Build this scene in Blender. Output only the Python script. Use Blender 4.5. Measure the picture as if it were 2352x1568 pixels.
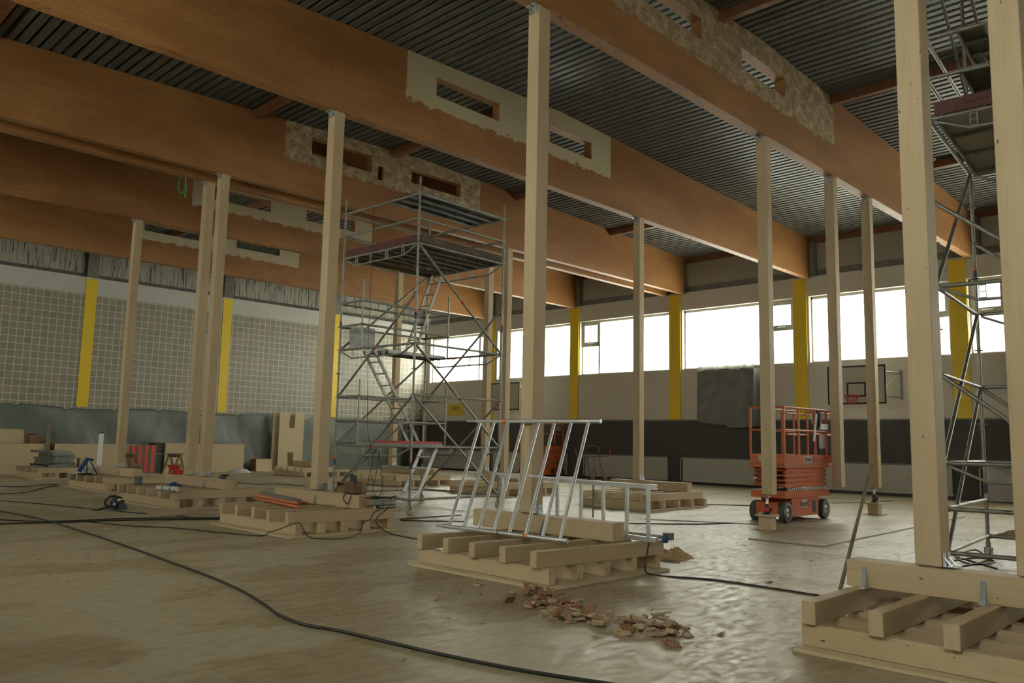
import bpy, math, random
from mathutils import Vector, Matrix
random.seed(7)
PI = math.pi
# ------------------------------------------------------------------ camera, world, exposure
for o in list(bpy.data.objects): bpy.data.objects.remove(o)
SC = bpy.context.scene
COL = SC.collection
FPX = 1880.94; YAW = 0.77356; PIT = 0.121538; ROL = 0.020604; CAMH = 1.43
cy, sy, cp, sp = math.cos(YAW), math.sin(YAW), math.cos(PIT), math.sin(PIT)
FW = Vector((cy*cp, sy*cp, sp)); R0 = Vector((sy, -cy, 0)); U0 = R0.cross(FW)
RR = math.cos(ROL)*R0 + math.sin(ROL)*U0; UU = -math.sin(ROL)*R0 + math.cos(ROL)*U0
CAM = Vector((0, 0, CAMH))
cd = bpy.data.cameras.new('camera'); cam = bpy.data.objects.new('camera', cd); COL.objects.link(cam)
m = Matrix.Identity(4)
for i in range(3):
    m[i][0] = RR[i]; m[i][1] = UU[i]; m[i][2] = -FW[i]; m[i][3] = CAM[i]
cam.matrix_world = m
cd.sensor_width = 36; cd.lens = FPX/2352*36; cd.clip_start = .05; cd.clip_end = 300
SC.camera = cam
SC.view_settings.view_transform = 'Standard'; SC.view_settings.look = 'None'
SC.view_settings.gamma = 1; SC.view_settings.use_curve_mapping = False
SC.view_settings.exposure = 1.08
WORLD = 12.0
w = bpy.data.worlds.new('sky'); SC.world = w; w.use_nodes = True
nt = w.node_tree; bg = nt.nodes['Background']
tc = nt.nodes.new('ShaderNodeTexCoord'); sx = nt.nodes.new('ShaderNodeSeparateXYZ')
nt.links.new(tc.outputs['Generated'], sx.inputs[0])
cr = nt.nodes.new('ShaderNodeValToRGB')
cr.color_ramp.elements[0].position = .0; cr.color_ramp.elements[0].color = (.44, .42, .34, 1)
cr.color_ramp.elements[1].position = .02; cr.color_ramp.elements[1].color = (1, .965, .89, 1)
nt.links.new(sx.outputs[2], cr.inputs[0]); nt.links.new(cr.outputs[0], bg.inputs[0])
bg.inputs[1].default_value = WORLD
XR, XL, YL, YN = 26.87, -1.7, 32.4, -13.0     # window wall, opposite wall, tiled end wall, near end wall
def portal(x, y0, y1, z0, z1, s):
    l = bpy.data.lights.new('window_portal', 'AREA'); l.shape = 'RECTANGLE'; l.size = z1-z0; l.size_y = y1-y0
    l.cycles.is_portal = True
    o = bpy.data.objects.new('window_portal', l); COL.objects.link(o)
    o.location = (x, (y0+y1)/2, (z0+z1)/2); o.rotation_euler = (0, s*PI/2, 0)
BAYS = [(28.0, 32.05), (22.75, 27.2), (17.72, 22.2), (12.67, 17.12), (7.7, 12.08), (2.65, 7.16), (-2.4, 2.1), (-7.4, -2.9), (-12.4, -7.9)]
OPP = [BAYS[1], BAYS[4], BAYS[6]]
for a, b in BAYS: portal(27.25, a, b, 4.3, 6.55, 1)
for a, b in OPP: portal(XL-.4, a, b, 4.3, 6.55, -1)

# ------------------------------------------------------------------ helpers
def ray(px, py): return FW + RR*((px-1176)/FPX) - UU*((py-784)/FPX)
def at(px, py, z=0.):
    d = ray(px, py); return CAM + d*((z-CAMH)/d.z)
def atX(px, py, X):
    d = ray(px, py); return CAM + d*(X/d.x)
def atY(px, py, Y):
    d = ray(px, py); return CAM + d*(Y/d.y)
def wloc(o):
    v = Vector((0, 0, 0))
    while o is not None: v = v + o.location; o = o.parent
    return v
def empty(name, loc=(0, 0, 0), rz=0.):
    o = bpy.data.objects.new(name, None); COL.objects.link(o); o.location = loc; o.rotation_euler = (0, 0, rz)
    o.empty_display_size = .1
    return o
def tag(o, label=None, cat=None, group=None, kind=None):
    if label: o['label'] = label
    if cat: o['category'] = cat
    if group: o['group'] = group
    if kind: o['kind'] = kind
    return o
def frame(d):
    d = d.normalized(); a = Vector((0, 0, 1)) if abs(d.z) < .9 else Vector((1, 0, 0))
    u = d.cross(a).normalized(); v = d.cross(u).normalized()
    return u, v
class MB:
    def __init__(s): s.v = []; s.f = []; s.sm = []
    def add(s, vs, fs, smooth=False):
        n = len(s.v); s.v += [Vector(v) for v in vs]; s.f += [tuple(i+n for i in f) for f in fs]; s.sm += [smooth]*len(fs)
        return s
    def box(s, x0, x1, y0, y1, z0, z1, rz=0, c=None, jit=0):
        vs = [Vector((x, y, z)) for z in (z0, z1) for y in (y0, y1) for x in (x0, x1)]
        if rz:
            c = Vector(c) if c else Vector(((x0+x1)/2, (y0+y1)/2, 0)); M = Matrix.Rotation(rz, 3, 'Z')
            vs = [M @ (v-c) + c for v in vs]
        if jit: vs = [v + Vector((random.uniform(-jit, jit),)*3) for v in vs]
        return s.add(vs, [(0, 2, 3, 1), (4, 5, 7, 6), (0, 1, 5, 4), (2, 6, 7, 3), (0, 4, 6, 2), (1, 3, 7, 5)])
    def bar(s, a, b, w, h, up=None, bev=0):
        a = Vector(a); b = Vector(b); d = (b-a).normalized()
        if up is None: up = Vector((0, 0, 1)) if abs(d.z) < .95 else Vector((0, 1, 0))
        u = d.cross(Vector(up)).normalized(); v = u.cross(d).normalized()
        prof = [(-w/2, -h/2), (w/2, -h/2), (w/2, h/2), (-w/2, h/2)]
        if bev:
            e = bev; prof = [(-w/2+e, -h/2), (w/2-e, -h/2), (w/2, -h/2+e), (w/2, h/2-e), (w/2-e, h/2), (-w/2+e, h/2), (-w/2, h/2-e), (-w/2, -h/2+e)]
        n = len(prof); vs = [p + u*x + v*y for p in (a, b) for x, y in prof]
        fs = [(i, (i+1) % n, n+(i+1) % n, n+i) for i in range(n)] + [tuple(range(n))[::-1], tuple(range(n, 2*n))]
        return s.add(vs, fs)
    def tube(s, pts, r, n=8, caps=True, r2=None):
        pts = [Vector(p) for p in pts]; vs = []; fs = []; k = len(pts)
        u = None
        for i, p in enumerate(pts):
            d = (pts[min(i+1, k-1)]-pts[max(i-1, 0)])
            if d.length < 1e-9: d = Vector((0, 0, 1))
            d.normalize()
            if u is None: u, v = frame(d)
            else:
                u = (u - d*u.dot(d))
                if u.length < 1e-6: u, v = frame(d)
                u.normalize(); v = d.cross(u).normalized()
            rr = r if r2 is None else r + (r2-r)*i/max(1, k-1)
            vs += [p + (u*math.cos(2*PI*j/n) + v*math.sin(2*PI*j/n))*rr for j in range(n)]
        for i in range(k-1):
            for j in range(n):
                fs.append((i*n+j, i*n+(j+1) % n, (i+1)*n+(j+1) % n, (i+1)*n+j))
        s.add(vs, fs, True)
        if caps:
            s.add(vs[:n], [tuple(range(n))[::-1]]); s.add(vs[-n:], [tuple(range(n))])
        return s
    def prism(s, poly, axis, a, b):
        # poly of 2-D points extruded along axis ('y': points are x,z ; 'x': y,z ; 'z': x,y)
        def P(p, t): return {'y': (p[0], t, p[1]), 'x': (t, p[0], p[1]), 'z': (p[0], p[1], t)}[axis]
        n = len(poly); vs = [P(p, a) for p in poly] + [P(p, b) for p in poly]
        return s.add(vs, [(i, (i+1) % n, n+(i+1) % n, n+i) for i in range(n)] + [tuple(range(n))[::-1], tuple(range(n, 2*n))])
    def lathe(s, prof, c=(0, 0, 0), axis=(0, 0, 1), n=20):
        c = Vector(c); ax = Vector(axis).normalized(); u, v = frame(ax); vs = []
        for r, h in prof: vs += [c + ax*h + (u*math.cos(2*PI*j/n)+v*math.sin(2*PI*j/n))*r for j in range(n)]
        fs = [(i*n+j, i*n+(j+1) % n, (i+1)*n+(j+1) % n, (i+1)*n+j) for i in range(len(prof)-1) for j in range(n)]
        s.add(vs, fs, True)
        return s
    def build(s, name, mat, parent=None, local=False, bevel=0, origin=None):
        me = bpy.data.meshes.new(name)
        off = Vector((0, 0, 0))
        if parent is not None and not local: off = wloc(parent)
        if origin is not None: off = Vector(origin)
        me.from_pydata([tuple(v-off) for v in s.v], [], s.f)
        for p, sm in zip(me.polygons, s.sm): p.use_smooth = sm
        me.validate(); 
        import bmesh
        bm = bmesh.new(); bm.from_mesh(me); bmesh.ops.recalc_face_normals(bm, faces=bm.faces); bm.to_mesh(me); bm.free()
        me.update()
        o = bpy.data.objects.new(name, me); COL.objects.link(o)
        if parent is not None: o.parent = parent
        if origin is not None: o.location = off - (wloc(parent) if parent is not None else Vector((0, 0, 0)))
        me.materials.append(mat)
        if bevel:
            b = o.modifiers.new('bevel', 'BEVEL'); b.width = bevel; b.segments = 1; b.limit_method = 'ANGLE'
        return o
def resample(pts, z=None, step=.08, wob=0.):
    # smooth Catmull-Rom through world points
    P = [Vector(p) for p in pts]; P = [P[0]*2-P[1]] + P + [P[-1]*2-P[-2]]; out = []
    for i in range(1, len(P)-2):
        n = max(2, min(40, int((P[i+1]-P[i]).length/step)))
        for k in range(n):
            t = k/n; a, b, c, d = P[i-1], P[i], P[i+1], P[i+2]
            out.append(.5*((2*b) + (c-a)*t + (2*a-5*b+4*c-d)*t*t + (3*b-a-3*c+d)*t**3))
    out.append(P[-2]); return out

# ------------------------------------------------------------------ materials
class NT:
    def __init__(s, name):
        s.m = bpy.data.materials.new(name); s.m.use_nodes = True; s.t = s.m.node_tree
        s.b = s.t.nodes['Principled BSDF']
    def n(s, typ, **kw):
        x = s.t.nodes.new('ShaderNode'+typ)
        for k, v in kw.items(): setattr(x, k, v)
        return x
    def l(s, a, b): s.t.links.new(a, b)
    def coord(s, scale=(1, 1, 1), rnd=True, kind='Object'):
        c = s.n('TexCoord'); mp = s.n('Mapping'); mp.inputs['Scale'].default_value = scale
        if rnd:
            oi = s.n('ObjectInfo'); vm = s.n('VectorMath', operation='MULTIPLY'); vm.inputs[1].default_value = (37, 23, 11)
            cb = s.n('CombineXYZ')
            for i in range(3): s.l(oi.outputs['Random'], cb.inputs[i])
            s.l(cb.outputs[0], vm.inputs[0]); ad = s.n('VectorMath', operation='ADD')
            s.l(c.outputs[kind], ad.inputs[0]); s.l(vm.outputs[0], ad.inputs[1]); s.l(ad.outputs[0], mp.inputs[0])
        else: s.l(c.outputs[kind], mp.inputs[0])
        return mp.outputs[0]
    def noise(s, vec, scale=5, detail=3, rough=.55, dist=0):
        x = s.n('TexNoise'); x.inputs['Scale'].default_value = scale; x.inputs['Detail'].default_value = detail
        x.inputs['Roughness'].default_value = rough; x.inputs['Distortion'].default_value = dist
        s.l(vec, x.inputs['Vector']); return x.outputs['Fac']
    def ramp(s, fac, stops, interp='LINEAR'):
        x = s.n('ValToRGB'); x.color_ramp.interpolation = interp; e = x.color_ramp.elements
        while len(e) < len(stops): e.new(.5)
        for i, (p, c) in enumerate(stops):
            e[i].position = p; e[i].color = (*c, 1) if hasattr(c, '__len__') else (c, c, c, 1)
        s.l(fac, x.inputs[0]); return x.outputs[0]
    def mix(s, f, a, b, mode='MIX'):
        x = s.n('Mix', data_type='RGBA', blend_type=mode)
        for sock, val in ((x.inputs[0], f), (x.inputs[6], a), (x.inputs[7], b)):
            if hasattr(val, 'links') or hasattr(val, 'is_output'): s.l(val, sock)
            elif hasattr(val, '__len__'): sock.default_value = (*val, 1)
            else: sock.default_value = val
        return x.outputs[2]
    def math(s, op, a, b=0, c=0):
        x = s.n('Math', operation=op)
        for i, v in enumerate((a, b, c)):
            if hasattr(v, 'links'): s.l(v, x.inputs[i])
            else: x.inputs[i].default_value = v
        return x.outputs[0]
    def out(s, col=None, rough=.6, metal=0, bump=None, bstr=.2, bdist=.01, spec=.5):
        if col is not None:
            if hasattr(col, 'links'): s.l(col, s.b.inputs['Base Color'])
            else: s.b.inputs['Base Color'].default_value = (*col, 1)
        if hasattr(rough, 'links'): s.l(rough, s.b.inputs['Roughness'])
        else: s.b.inputs['Roughness'].default_value = rough
        s.b.inputs['Metallic'].default_value = metal
        s.b.inputs['Specular IOR Level'].default_value = spec
        if bump is not None:
            bp = s.n('Bump'); bp.inputs['Strength'].default_value = bstr; bp.inputs['Distance'].default_value = bdist
            s.l(bump, bp.inputs['Height']); s.l(bp.outputs[0], s.b.inputs['Normal'])
        return s.m
def plain(name, col, rough=.6, metal=0, var=.12, scale=4, bump=0, spec=.5):
    s = NT(name); v = s.coord(); n = s.noise(v, scale, 4)
    c = s.ramp(n, [(.25, tuple(x*(1-var) for x in col)), (.75, tuple(min(1, x*(1+var)) for x in col))])
    return s.out(c, rough, metal, bump=n if bump else None, bstr=bump, spec=spec)
def grainscale(ax, a, b): return tuple(a if i == ax else b for i in range(3))
def pine(name, ax, base=(.47, .372, .236), knots=True):
    s = NT(name)
    g = s.noise(s.coord(grainscale(ax, .5, 11)), 3, 5, .65, .8)
    big = s.noise(s.coord(grainscale(ax, .5, 1.5)), 1.2, 2)
    d = tuple(x*y for x, y in zip(base, (.88, .84, .78))); li = tuple(min(1, x*1.08) for x in base)
    c = s.ramp(g, [(.25, d), (.42, base), (.75, li)])
    c = s.mix(s.ramp(big, [(.4, 0.), (.65, .5)]), c, tuple(x*y for x, y in zip(base, (.88, .80, .70))))
    vo = s.n('TexVoronoi'); vo.inputs['Scale'].default_value = 1
    s.l(s.coord(grainscale(ax, 5, 12)), vo.inputs['Vector'])
    k = s.ramp(s.math('MULTIPLY', vo.outputs['Distance'], s.math('MULTIPLY_ADD', s.n_sep(vo.outputs['Color'], 1), 2.2, 1.35)), [(.11, 1.), (.165, .0)])
    # only some cells carry a knot
    kk = s.math('MULTIPLY', k, s.math('GREATER_THAN', s.n_sep(vo.outputs['Color']), .4))
    c = s.mix(kk, c, (.15, .078, .032))
    return s.out(c, .62, bump=g, bstr=.08)
def n_sep(s, col, i=0):
    x = s.n('SeparateColor'); s.l(col, x.inputs[0]); return x.outputs[i]
NT.n_sep = n_sep
PX, PY, PZ = pine('pine_along_x', 0), pine('pine_along_y', 1), pine('pine_upright', 2)
def glulam(name, patch=None, base=(.35, .168, .050)):
    s = NT(name); c0 = s.n('TexCoord'); sep = s.n('SeparateXYZ'); s.l(c0.outputs['Object'], sep.inputs[0])
    X, Y, Z = sep.outputs
    g = s.noise(s.coord((.35, 1, 9), False), 3, 4, .6, .3)
    big = s.noise(s.coord((.25, .5, .8), True), 1.5, 3)
    c = s.ramp(g, [(.3, tuple(x*.80 for x in base)), (.55, base), (.8, tuple(x*1.18 for x in base))])
    c = s.mix(s.ramp(big, [(.36, .0), (.60, .8)]), c, tuple(x*y for x, y in zip(base, (.66, .58, .5))))
    fl = s.noise(s.coord((3.5, 5, 24), False), 2.2, 2, .6)
    c = s.mix(s.ramp(fl, [(.62, .0), (.68, .7)]), c, (.085, .034, .014))
    # butt joint lines and scuffs
    sc = s.noise(s.coord((2.5, 2, 3), False), 1.6, 5, .7)
    c = s.mix(s.ramp(sc, [(.70, .0), (.78, .35)]), c, (.42, .27, .15))
    if patch:
        x0, x1, z0, kind = patch
        ne = s.math('MULTIPLY', s.math('SUBTRACT', s.noise(s.coord((1.2, 1, 3), False), 3.5, 4, .65), .5), .42)
        nz = s.math('ADD', Z, ne); nx = s.math('ADD', X, s.math('MULTIPLY', ne, .30))
        mk = s.math('MULTIPLY', s.math('GREATER_THAN', nz, z0), s.math('MULTIPLY', s.math('GREATER_THAN', nx, x0), s.math('LESS_THAN', nx, x1)))
        mk = s.math('MULTIPLY', mk, s.math('LESS_THAN', Y, .012))
        if kind == 'clean':
            pc = s.ramp(s.noise(s.coord((.5, 1, 8), False), 4, 4), [(.3, (.46, .40, .26)), (.7, (.54, .48, .33))])
            pc = s.mix(s.ramp(fl, [(.67, .0), (.71, .8)]), pc, (.17, .10, .045))
        else:
            n2 = s.noise(s.coord((2.2, 1, 3.2), False), 1.6, 9, .82, .1)
            pc = s.ramp(n2, [(.30, (.12, .08, .04)), (.44, (.27, .19, .105)), (.54, (.42, .33, .20)), (.66, (.70, .60, .42))])
        c = s.mix(mk, c, pc)
    return s.out(c, .55, bump=g, bstr=.05)
M = {}
GB = {}
M['purlin'] = plain('reddish_purlin_wood', (.19, .082, .038), .55, var=.25, scale=3)
M['galv'] = plain('galvanised_steel', (.30, .30, .265), .48, .6, var=.25, scale=14)
M['galv_dark'] = plain('weathered_steel', (.26, .27, .26), .5, .65, var=.3, scale=10)
M['alu'] = plain('aluminium', (.66, .68, .70), .35, .7, var=.08, scale=8)
M['zinc'] = plain('zinc_bracket', (.55, .60, .65), .33, .8, var=.15, scale=20)
M['black'] = plain('black_plastic', (.018, .018, .018), .45, var=.2)
M['cable'] = plain('black_cable_rubber', (.022, .020, .016), .5, var=.2)
M['orange'] = plain('orange_lift_paint', (.47, .105, .03), .42, var=.12, scale=3)
M['orange_mid'] = plain('orange_tube', (.55, .15, .055), .55)
M['sticker_o'] = plain('orange_band', (.75, .16, .03), .5)
M['sticker_b'] = plain('blue_band', (.03, .045, .12), .5)
M['white'] = plain('white_plastic', (.75, .75, .74), .5, var=.04)
M['ink'] = plain('black_ink', (.012, .012, .012), .6)
M['inkred'] = plain('red_ink', (.55, .04, .05), .6)
M['tyre'] = plain('grey_tyre_rubber', (.075, .078, .075), .75, var=.2)
M['hub'] = plain('cream_wheel_hub', (.50, .47, .40), .5)
M['red'] = plain('red_paint', (.50, .03, .025), .45)
M['blue'] = plain('blue_plastic', (.015, .07, .22), .4)
M['yellow'] = plain('yellow_wall_paint', (.74, .52, .014), .5, var=.03, scale=1)
M['signyellow'] = plain('yellow_sign', (.62, .44, .02), .5, var=.03)
M['maroon'] = plain('maroon_toe_board', (.13, .05, .042), .7, var=.3, scale=6)
M['brownboard'] = plain('weathered_brown_board', (.11, .075, .055), .8, var=.35, scale=6)
M['cardboard'] = plain('brown_cardboard', (.22, .14, .065), .85, var=.15)
M['leather'] = plain('brown_leather', (.14, .085, .05), .8, var=.3, scale=9)
M['brass'] = plain('brass', (.30, .23, .09), .5, .4)
M['particle'] = plain('particle_board', (.50, .41, .26), .75, var=.08, scale=60)
M['particle_edge'] = plain('particle_board_edge', (.27, .18, .10), .85, var=.2, scale=50)
M['oldwood'] = plain('weathered_grey_wood', (.20, .155, .095), .8, var=.35, scale=8)
M['scrap'] = plain('splintered_pale_wood', (.42, .315, .195), .85, var=.3, scale=30)
M['scrapbrown'] = plain('brown_faced_wood_chip', (.27, .135, .07), .7, var=.15, scale=20)
M['sawdust'] = plain('sawdust', (.42, .30, .15), 1, var=.35, scale=60)
M['greywrap'] = plain('grey_dust_sheet', (.16, .165, .155), .5, var=.18, scale=3)
M['palefilm'] = plain('pale_translucent_film', (.45, .50, .44), .35, var=.15, scale=8)
M['green'] = plain('green_strap', (.04, .33, .09), .5)
M['frame'] = plain('pale_window_frame', (.46, .45, .38), .5, var=.04)
M['radiator'] = plain('pale_radiator_panel', (.41, .40, .35), .45, var=.04, scale=.7)
M['concrete'] = plain('grey_concrete', (.19, .18, .155), .9, var=.25, scale=5)
M['concrete_dark'] = plain('dark_concrete', (.10, .10, .085), .9, var=.35, scale=6)
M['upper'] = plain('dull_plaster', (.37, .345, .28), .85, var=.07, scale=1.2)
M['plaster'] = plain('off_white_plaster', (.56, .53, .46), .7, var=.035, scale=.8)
M['whiteband'] = plain('white_wall_band', (.50, .51, .47), .6, var=.04, scale=.8)
M['hoopred'] = plain('red_hoop', (.40, .05, .03), .5)
M['board'] = plain('backboard_beige', (.42, .385, .32), .4, var=.03)
M['darkmetal'] = plain('blue_grey_painted_steel', (.07, .085, .095), .5, .3)
M['cloth'] = plain('crumpled_white_cloth', (.55, .53, .50), .9, var=.12, scale=12)
M['redpallet'] = plain('faded_red_plastic', (.62, .10, .09), .6, var=.15)
M['signlens'] = plain('dull_black_lens', (.01, .01, .012), .15)
# glass: clear panes with a faint reflection
s = NT('window_glass'); t = s.t; t.nodes.remove(s.b)
tr = s.n('BsdfTransparent'); tr.inputs[0].default_value = (.93, .96, .95, 1); gl = s.n('BsdfGlossy'); gl.inputs['Roughness'].default_value = .05
tl_ = s.n('BsdfTranslucent'); tl_.inputs[0].default_value = (.95, .97, .94, 1); m0 = s.n('MixShader'); m0.inputs[0].default_value = .65
s.l(tr.outputs[0], m0.inputs[1]); s.l(tl_.outputs[0], m0.inputs[2])
mx = s.n('MixShader'); mx.inputs[0].default_value = .05
s.l(m0.outputs[0], mx.inputs[1]); s.l(gl.outputs[0], mx.inputs[2]); s.l(mx.outputs[0], t.nodes['Material Output'].inputs[0]); M['glass'] = s.m
# floor boards: pale pressed-wood protective boards with stains and a worn sheen
s = NT('floor_boards'); v = s.coord((1, 1, 1), False)
st = s.noise(s.coord((1, 1, 1), False), .55, 5, .6, .4); fine = s.noise(s.coord((7, 16, 1), False), 6, 5, .7); mid = s.noise(s.coord((.42, .7, 1), False), 1.3, 4, .5)
c = s.ramp(fine, [(.25, (.325, .268, .168)), (.5, (.355, .298, .192)), (.75, (.385, .328, .222))])
c = s.mix(s.ramp(st, [(.40, .0), (.60, .7)]), c, (.375, .338, .238))
c = s.mix(s.ramp(mid, [(.50, .0), (.545, .75)]), c, (.255, .198, .105))
sp_ = s.noise(s.coord((1.5, 4, 1), False), 9, 3, .7); c = s.mix(s.ramp(sp_, [(.80, .0), (.84, .3)]), c, (.17, .11, .055))
bk = s.n('TexBrick'); bk.offset = .5; bk.inputs['Scale'].default_value = 1; bk.inputs['Brick Width'].default_value = 2.5; bk.inputs['Row Height'].default_value = 1.25
bk.inputs['Mortar Size'].default_value = .004; bk.inputs['Mortar Smooth'].default_value = 0; bk.inputs['Color1'].default_value = (0, 0, 0, 1); bk.inputs['Color2'].default_value = (0, 0, 0, 1); bk.inputs['Mortar'].default_value = (1, 1, 1, 1)
s.l(s.coord((1, 1, 1), False), bk.inputs['Vector']); c = s.mix(s.math('MULTIPLY', s.n_sep(bk.outputs['Color']), .55), c, (.16, .12, .07))
rg = s.ramp(s.noise(s.coord((2.5, 5, 1), False), 2.2, 6, .75), [(.34, .30), (.50, .44), (.64, .65)])
M['floor'] = s.out(c, rg, bump=s.noise(s.coord((14, 32, 1), False), 3, 4, .75, .5), bstr=.12, bdist=.003, spec=.5)
# ribbed steel deck
s = NT('ribbed_roof_deck'); n1 = s.noise(s.coord((1, 1, 1), False), 60, 3, .8); n2 = s.noise(s.coord((1, .3, 1), False), 1.2, 3)
c = s.ramp(n1, [(.38, (.075, .08, .073)), (.56, (.125, .13, .118)), (.68, (.36, .36, .33))])
c = s.mix(s.ramp(n2, [(.4, .0), (.7, .4)]), c, (.08, .085, .08)); M['deck'] = s.out(c, .45, .35)
# tiled wall
s = NT('tiled_wall'); tcn = s.n('TexCoord'); sp2 = s.n('SeparateXYZ'); s.l(tcn.outputs['Object'], sp2.inputs[0])
def band(v, w):
    a = s.math('FRACT', s.math('MULTIPLY', v, 4)); return s.math('LESS_THAN', a, w)
g = s.math('MAXIMUM', band(sp2.outputs[0], .10), band(sp2.outputs[2], .10))
fx = s.math('FLOOR', s.math('MULTIPLY', sp2.outputs[0], 4)); fz = s.math('FLOOR', s.math('MULTIPLY', sp2.outputs[2], 4)); cb = s.n('CombineXYZ'); s.l(fx, cb.inputs[0]); s.l(fz, cb.inputs[1])
wn = s.n('TexWhiteNoise'); s.l(cb.outputs[0], wn.inputs['Vector'])
tl = s.ramp(wn.outputs['Value'], [(.0, (.20, .195, .155)), (.5, (.225, .22, .18)), (1, (.25, .235, .175))])
c = s.mix(g, tl, (.46, .455, .39)); c = s.mix(1, c, (1.12, 1.08, 1.05), 'MULTIPLY'); M['tile'] = s.out(c, .45, bump=s.math('SUBTRACT', 1, g), bstr=.3, bdist=-.01)
# streaked concrete above the tiled wall
s = NT('streaked_concrete'); n1 = s.noise(s.coord((7, 1, .35), False), 2.4, 4, .75, .3); n2 = s.noise(s.coord((.8, 1, .8), False), 1.2, 3)
z_ = s.n('SeparateXYZ'); tcn = s.n('TexCoord'); s.l(tcn.outputs['Object'], z_.inputs[0])
c = s.ramp(n2, [(.3, (.32, .325, .27)), (.7, (.42, .415, .35))]); c = s.mix(s.ramp(n1, [(.535, .0), (.575, .92)]), c, (.045, .04, .03))
M['streak'] = s.out(c, .85)
# dark wall padding
s = NT('anthracite_padding'); n1 = s.noise(s.coord((1, 1, 1), False), 3, 4); c = s.ramp(n1, [(.3, (.056, .055, .049)), (.7, (.072, .070, .062))])
M['pad'] = s.out(c, .75)
# plastic sheet
s = NT('blue_grey_plastic_sheet'); n1 = s.noise(s.coord((1.5, 1, 1.2), False), 2, 4, .6, .8)
c = s.ramp(n1, [(.3, (.115, .135, .115)), (.6, (.135, .158, .14)), (.75, (.165, .185, .165))]); M['sheet'] = s.out(c, .42, bump=s.noise(s.coord((3, 1, 1.6), False), 1.6, 3, .5, .6), bstr=.25, bdist=.05)
# perforated planks
s = NT('perforated_steel_plank'); vo = s.n('TexVoronoi'); vo.inputs['Scale'].default_value = 26; vo.inputs['Randomness'].default_value = 0; s.l(s.coord((1, 1, 1), False), vo.inputs['Vector'])
c = s.ramp(vo.outputs['Distance'], [(.25, (.05, .05, .04)), (.35, (.30, .285, .22))]); M['perf'] = s.out(c, .55, .5)
# red and pale striped panel
s = NT('red_striped_panel'); tcn = s.n('TexCoord'); q = s.n('SeparateXYZ'); s.l(tcn.outputs['Object'], q.inputs[0])
f = s.math('LESS_THAN', s.math('FRACT', s.math('MULTIPLY', q.outputs[0], 4.2)), .5); c = s.mix(f, (.16, .12, .06), (.62, .07, .07)); M['redstripe'] = s.out(c, .6)
# hazard strip
s = NT('hazard_strip'); tcn = s.n('TexCoord'); q = s.n('SeparateXYZ'); s.l(tcn.outputs['Object'], q.inputs[0])
f = s.math('LESS_THAN', s.math('FRACT', s.math('ADD', s.math('MULTIPLY', q.outputs[0], 11), s.math('MULTIPLY', q.outputs[2], 6))), .5); c = s.mix(f, (.6, .58, .52), (.02, .02, .02)); M['hazard'] = s.out(c, .6)
# poster with small red marks
s = NT('paper_with_red_marks'); vo = s.n('TexVoronoi'); vo.inputs['Scale'].default_value = 18; s.l(s.coord((1, 1, 1), False), vo.inputs['Vector'])
c = s.ramp(vo.outputs['Distance'], [(.22, (.45, .10, .12)), (.3, (.55, .45, .43))]); M['poster'] = s.out(c, .6)

def text(body, size, loc, rot, mat, parent, name='lettering', extr=.001, bold=0.0, local=True, align='CENTER'):
    cu = bpy.data.curves.new(name, 'FONT'); cu.body = body; cu.size = size; cu.extrude = extr; cu.align_x = align; cu.align_y = 'CENTER'; cu.offset = bold
    to = bpy.data.objects.new(name, cu); COL.objects.link(to); bpy.context.view_layer.update()
    me = bpy.data.meshes.new_from_object(to.evaluated_get(bpy.context.evaluated_depsgraph_get()))
    bpy.data.objects.remove(to)
    me.transform(Matrix.Translation(Vector(loc)) @ rot.to_4x4())
    if not local: me.transform(Matrix.Translation(-wloc(parent)))
    me.materials.clear(); me.materials.append(mat)
    o = bpy.data.objects.new(name, me); COL.objects.link(o); o.parent = parent; return o
# text rotations: readable when looking along +Y (face toward -Y) and when looking along +X (face toward -X)
ROT_NY = Matrix(((1, 0, 0), (0, 0, -1), (0, 1, 0)))
ROT_NX = Matrix(((0, 0, -1), (-1, 0, 0), (0, 1, 0)))
def struct(name, mb, mat, **k):
    o = mb.build(name, mat, **k); o['kind'] = 'structure'; return o

# ------------------------------------------------------------------ room shell
def top(x): return 9.05 - abs(x-13.8)*.0355
struct('floor', MB().box(XL, XR+.3, YN, YL+.3, -.1, 0), M['floor'])
# roof deck
mb = MB(); prof = []; x = XL
while x < XR+.4:
    for dx, dz in ((0, 0), (.108, 0), (.118, .10), (.152, .10)):
        prof.append((x+dx, top(x+dx)+dz))
    x += .2
vs = []; n = len(prof)
for yy in (YN-.2, YL+.5): vs += [(a, yy, b) for a, b in prof]
mb.add(vs, [(i, i+1, n+i+1, n+i) for i in range(n-1)])
o = struct('ceiling', mb, M['deck']); sl = o.modifiers.new('thick', 'SOLIDIFY'); sl.thickness = .004
struct('trim_51', MB().prism([(XL-1, 8.75), (13.8, 9.3), (XR+1, 8.75), (XR+1, 8.85), (13.8, 9.4), (XL-1, 8.85)], 'y', YN-.6, YL+.9), M['concrete_dark'])
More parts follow.
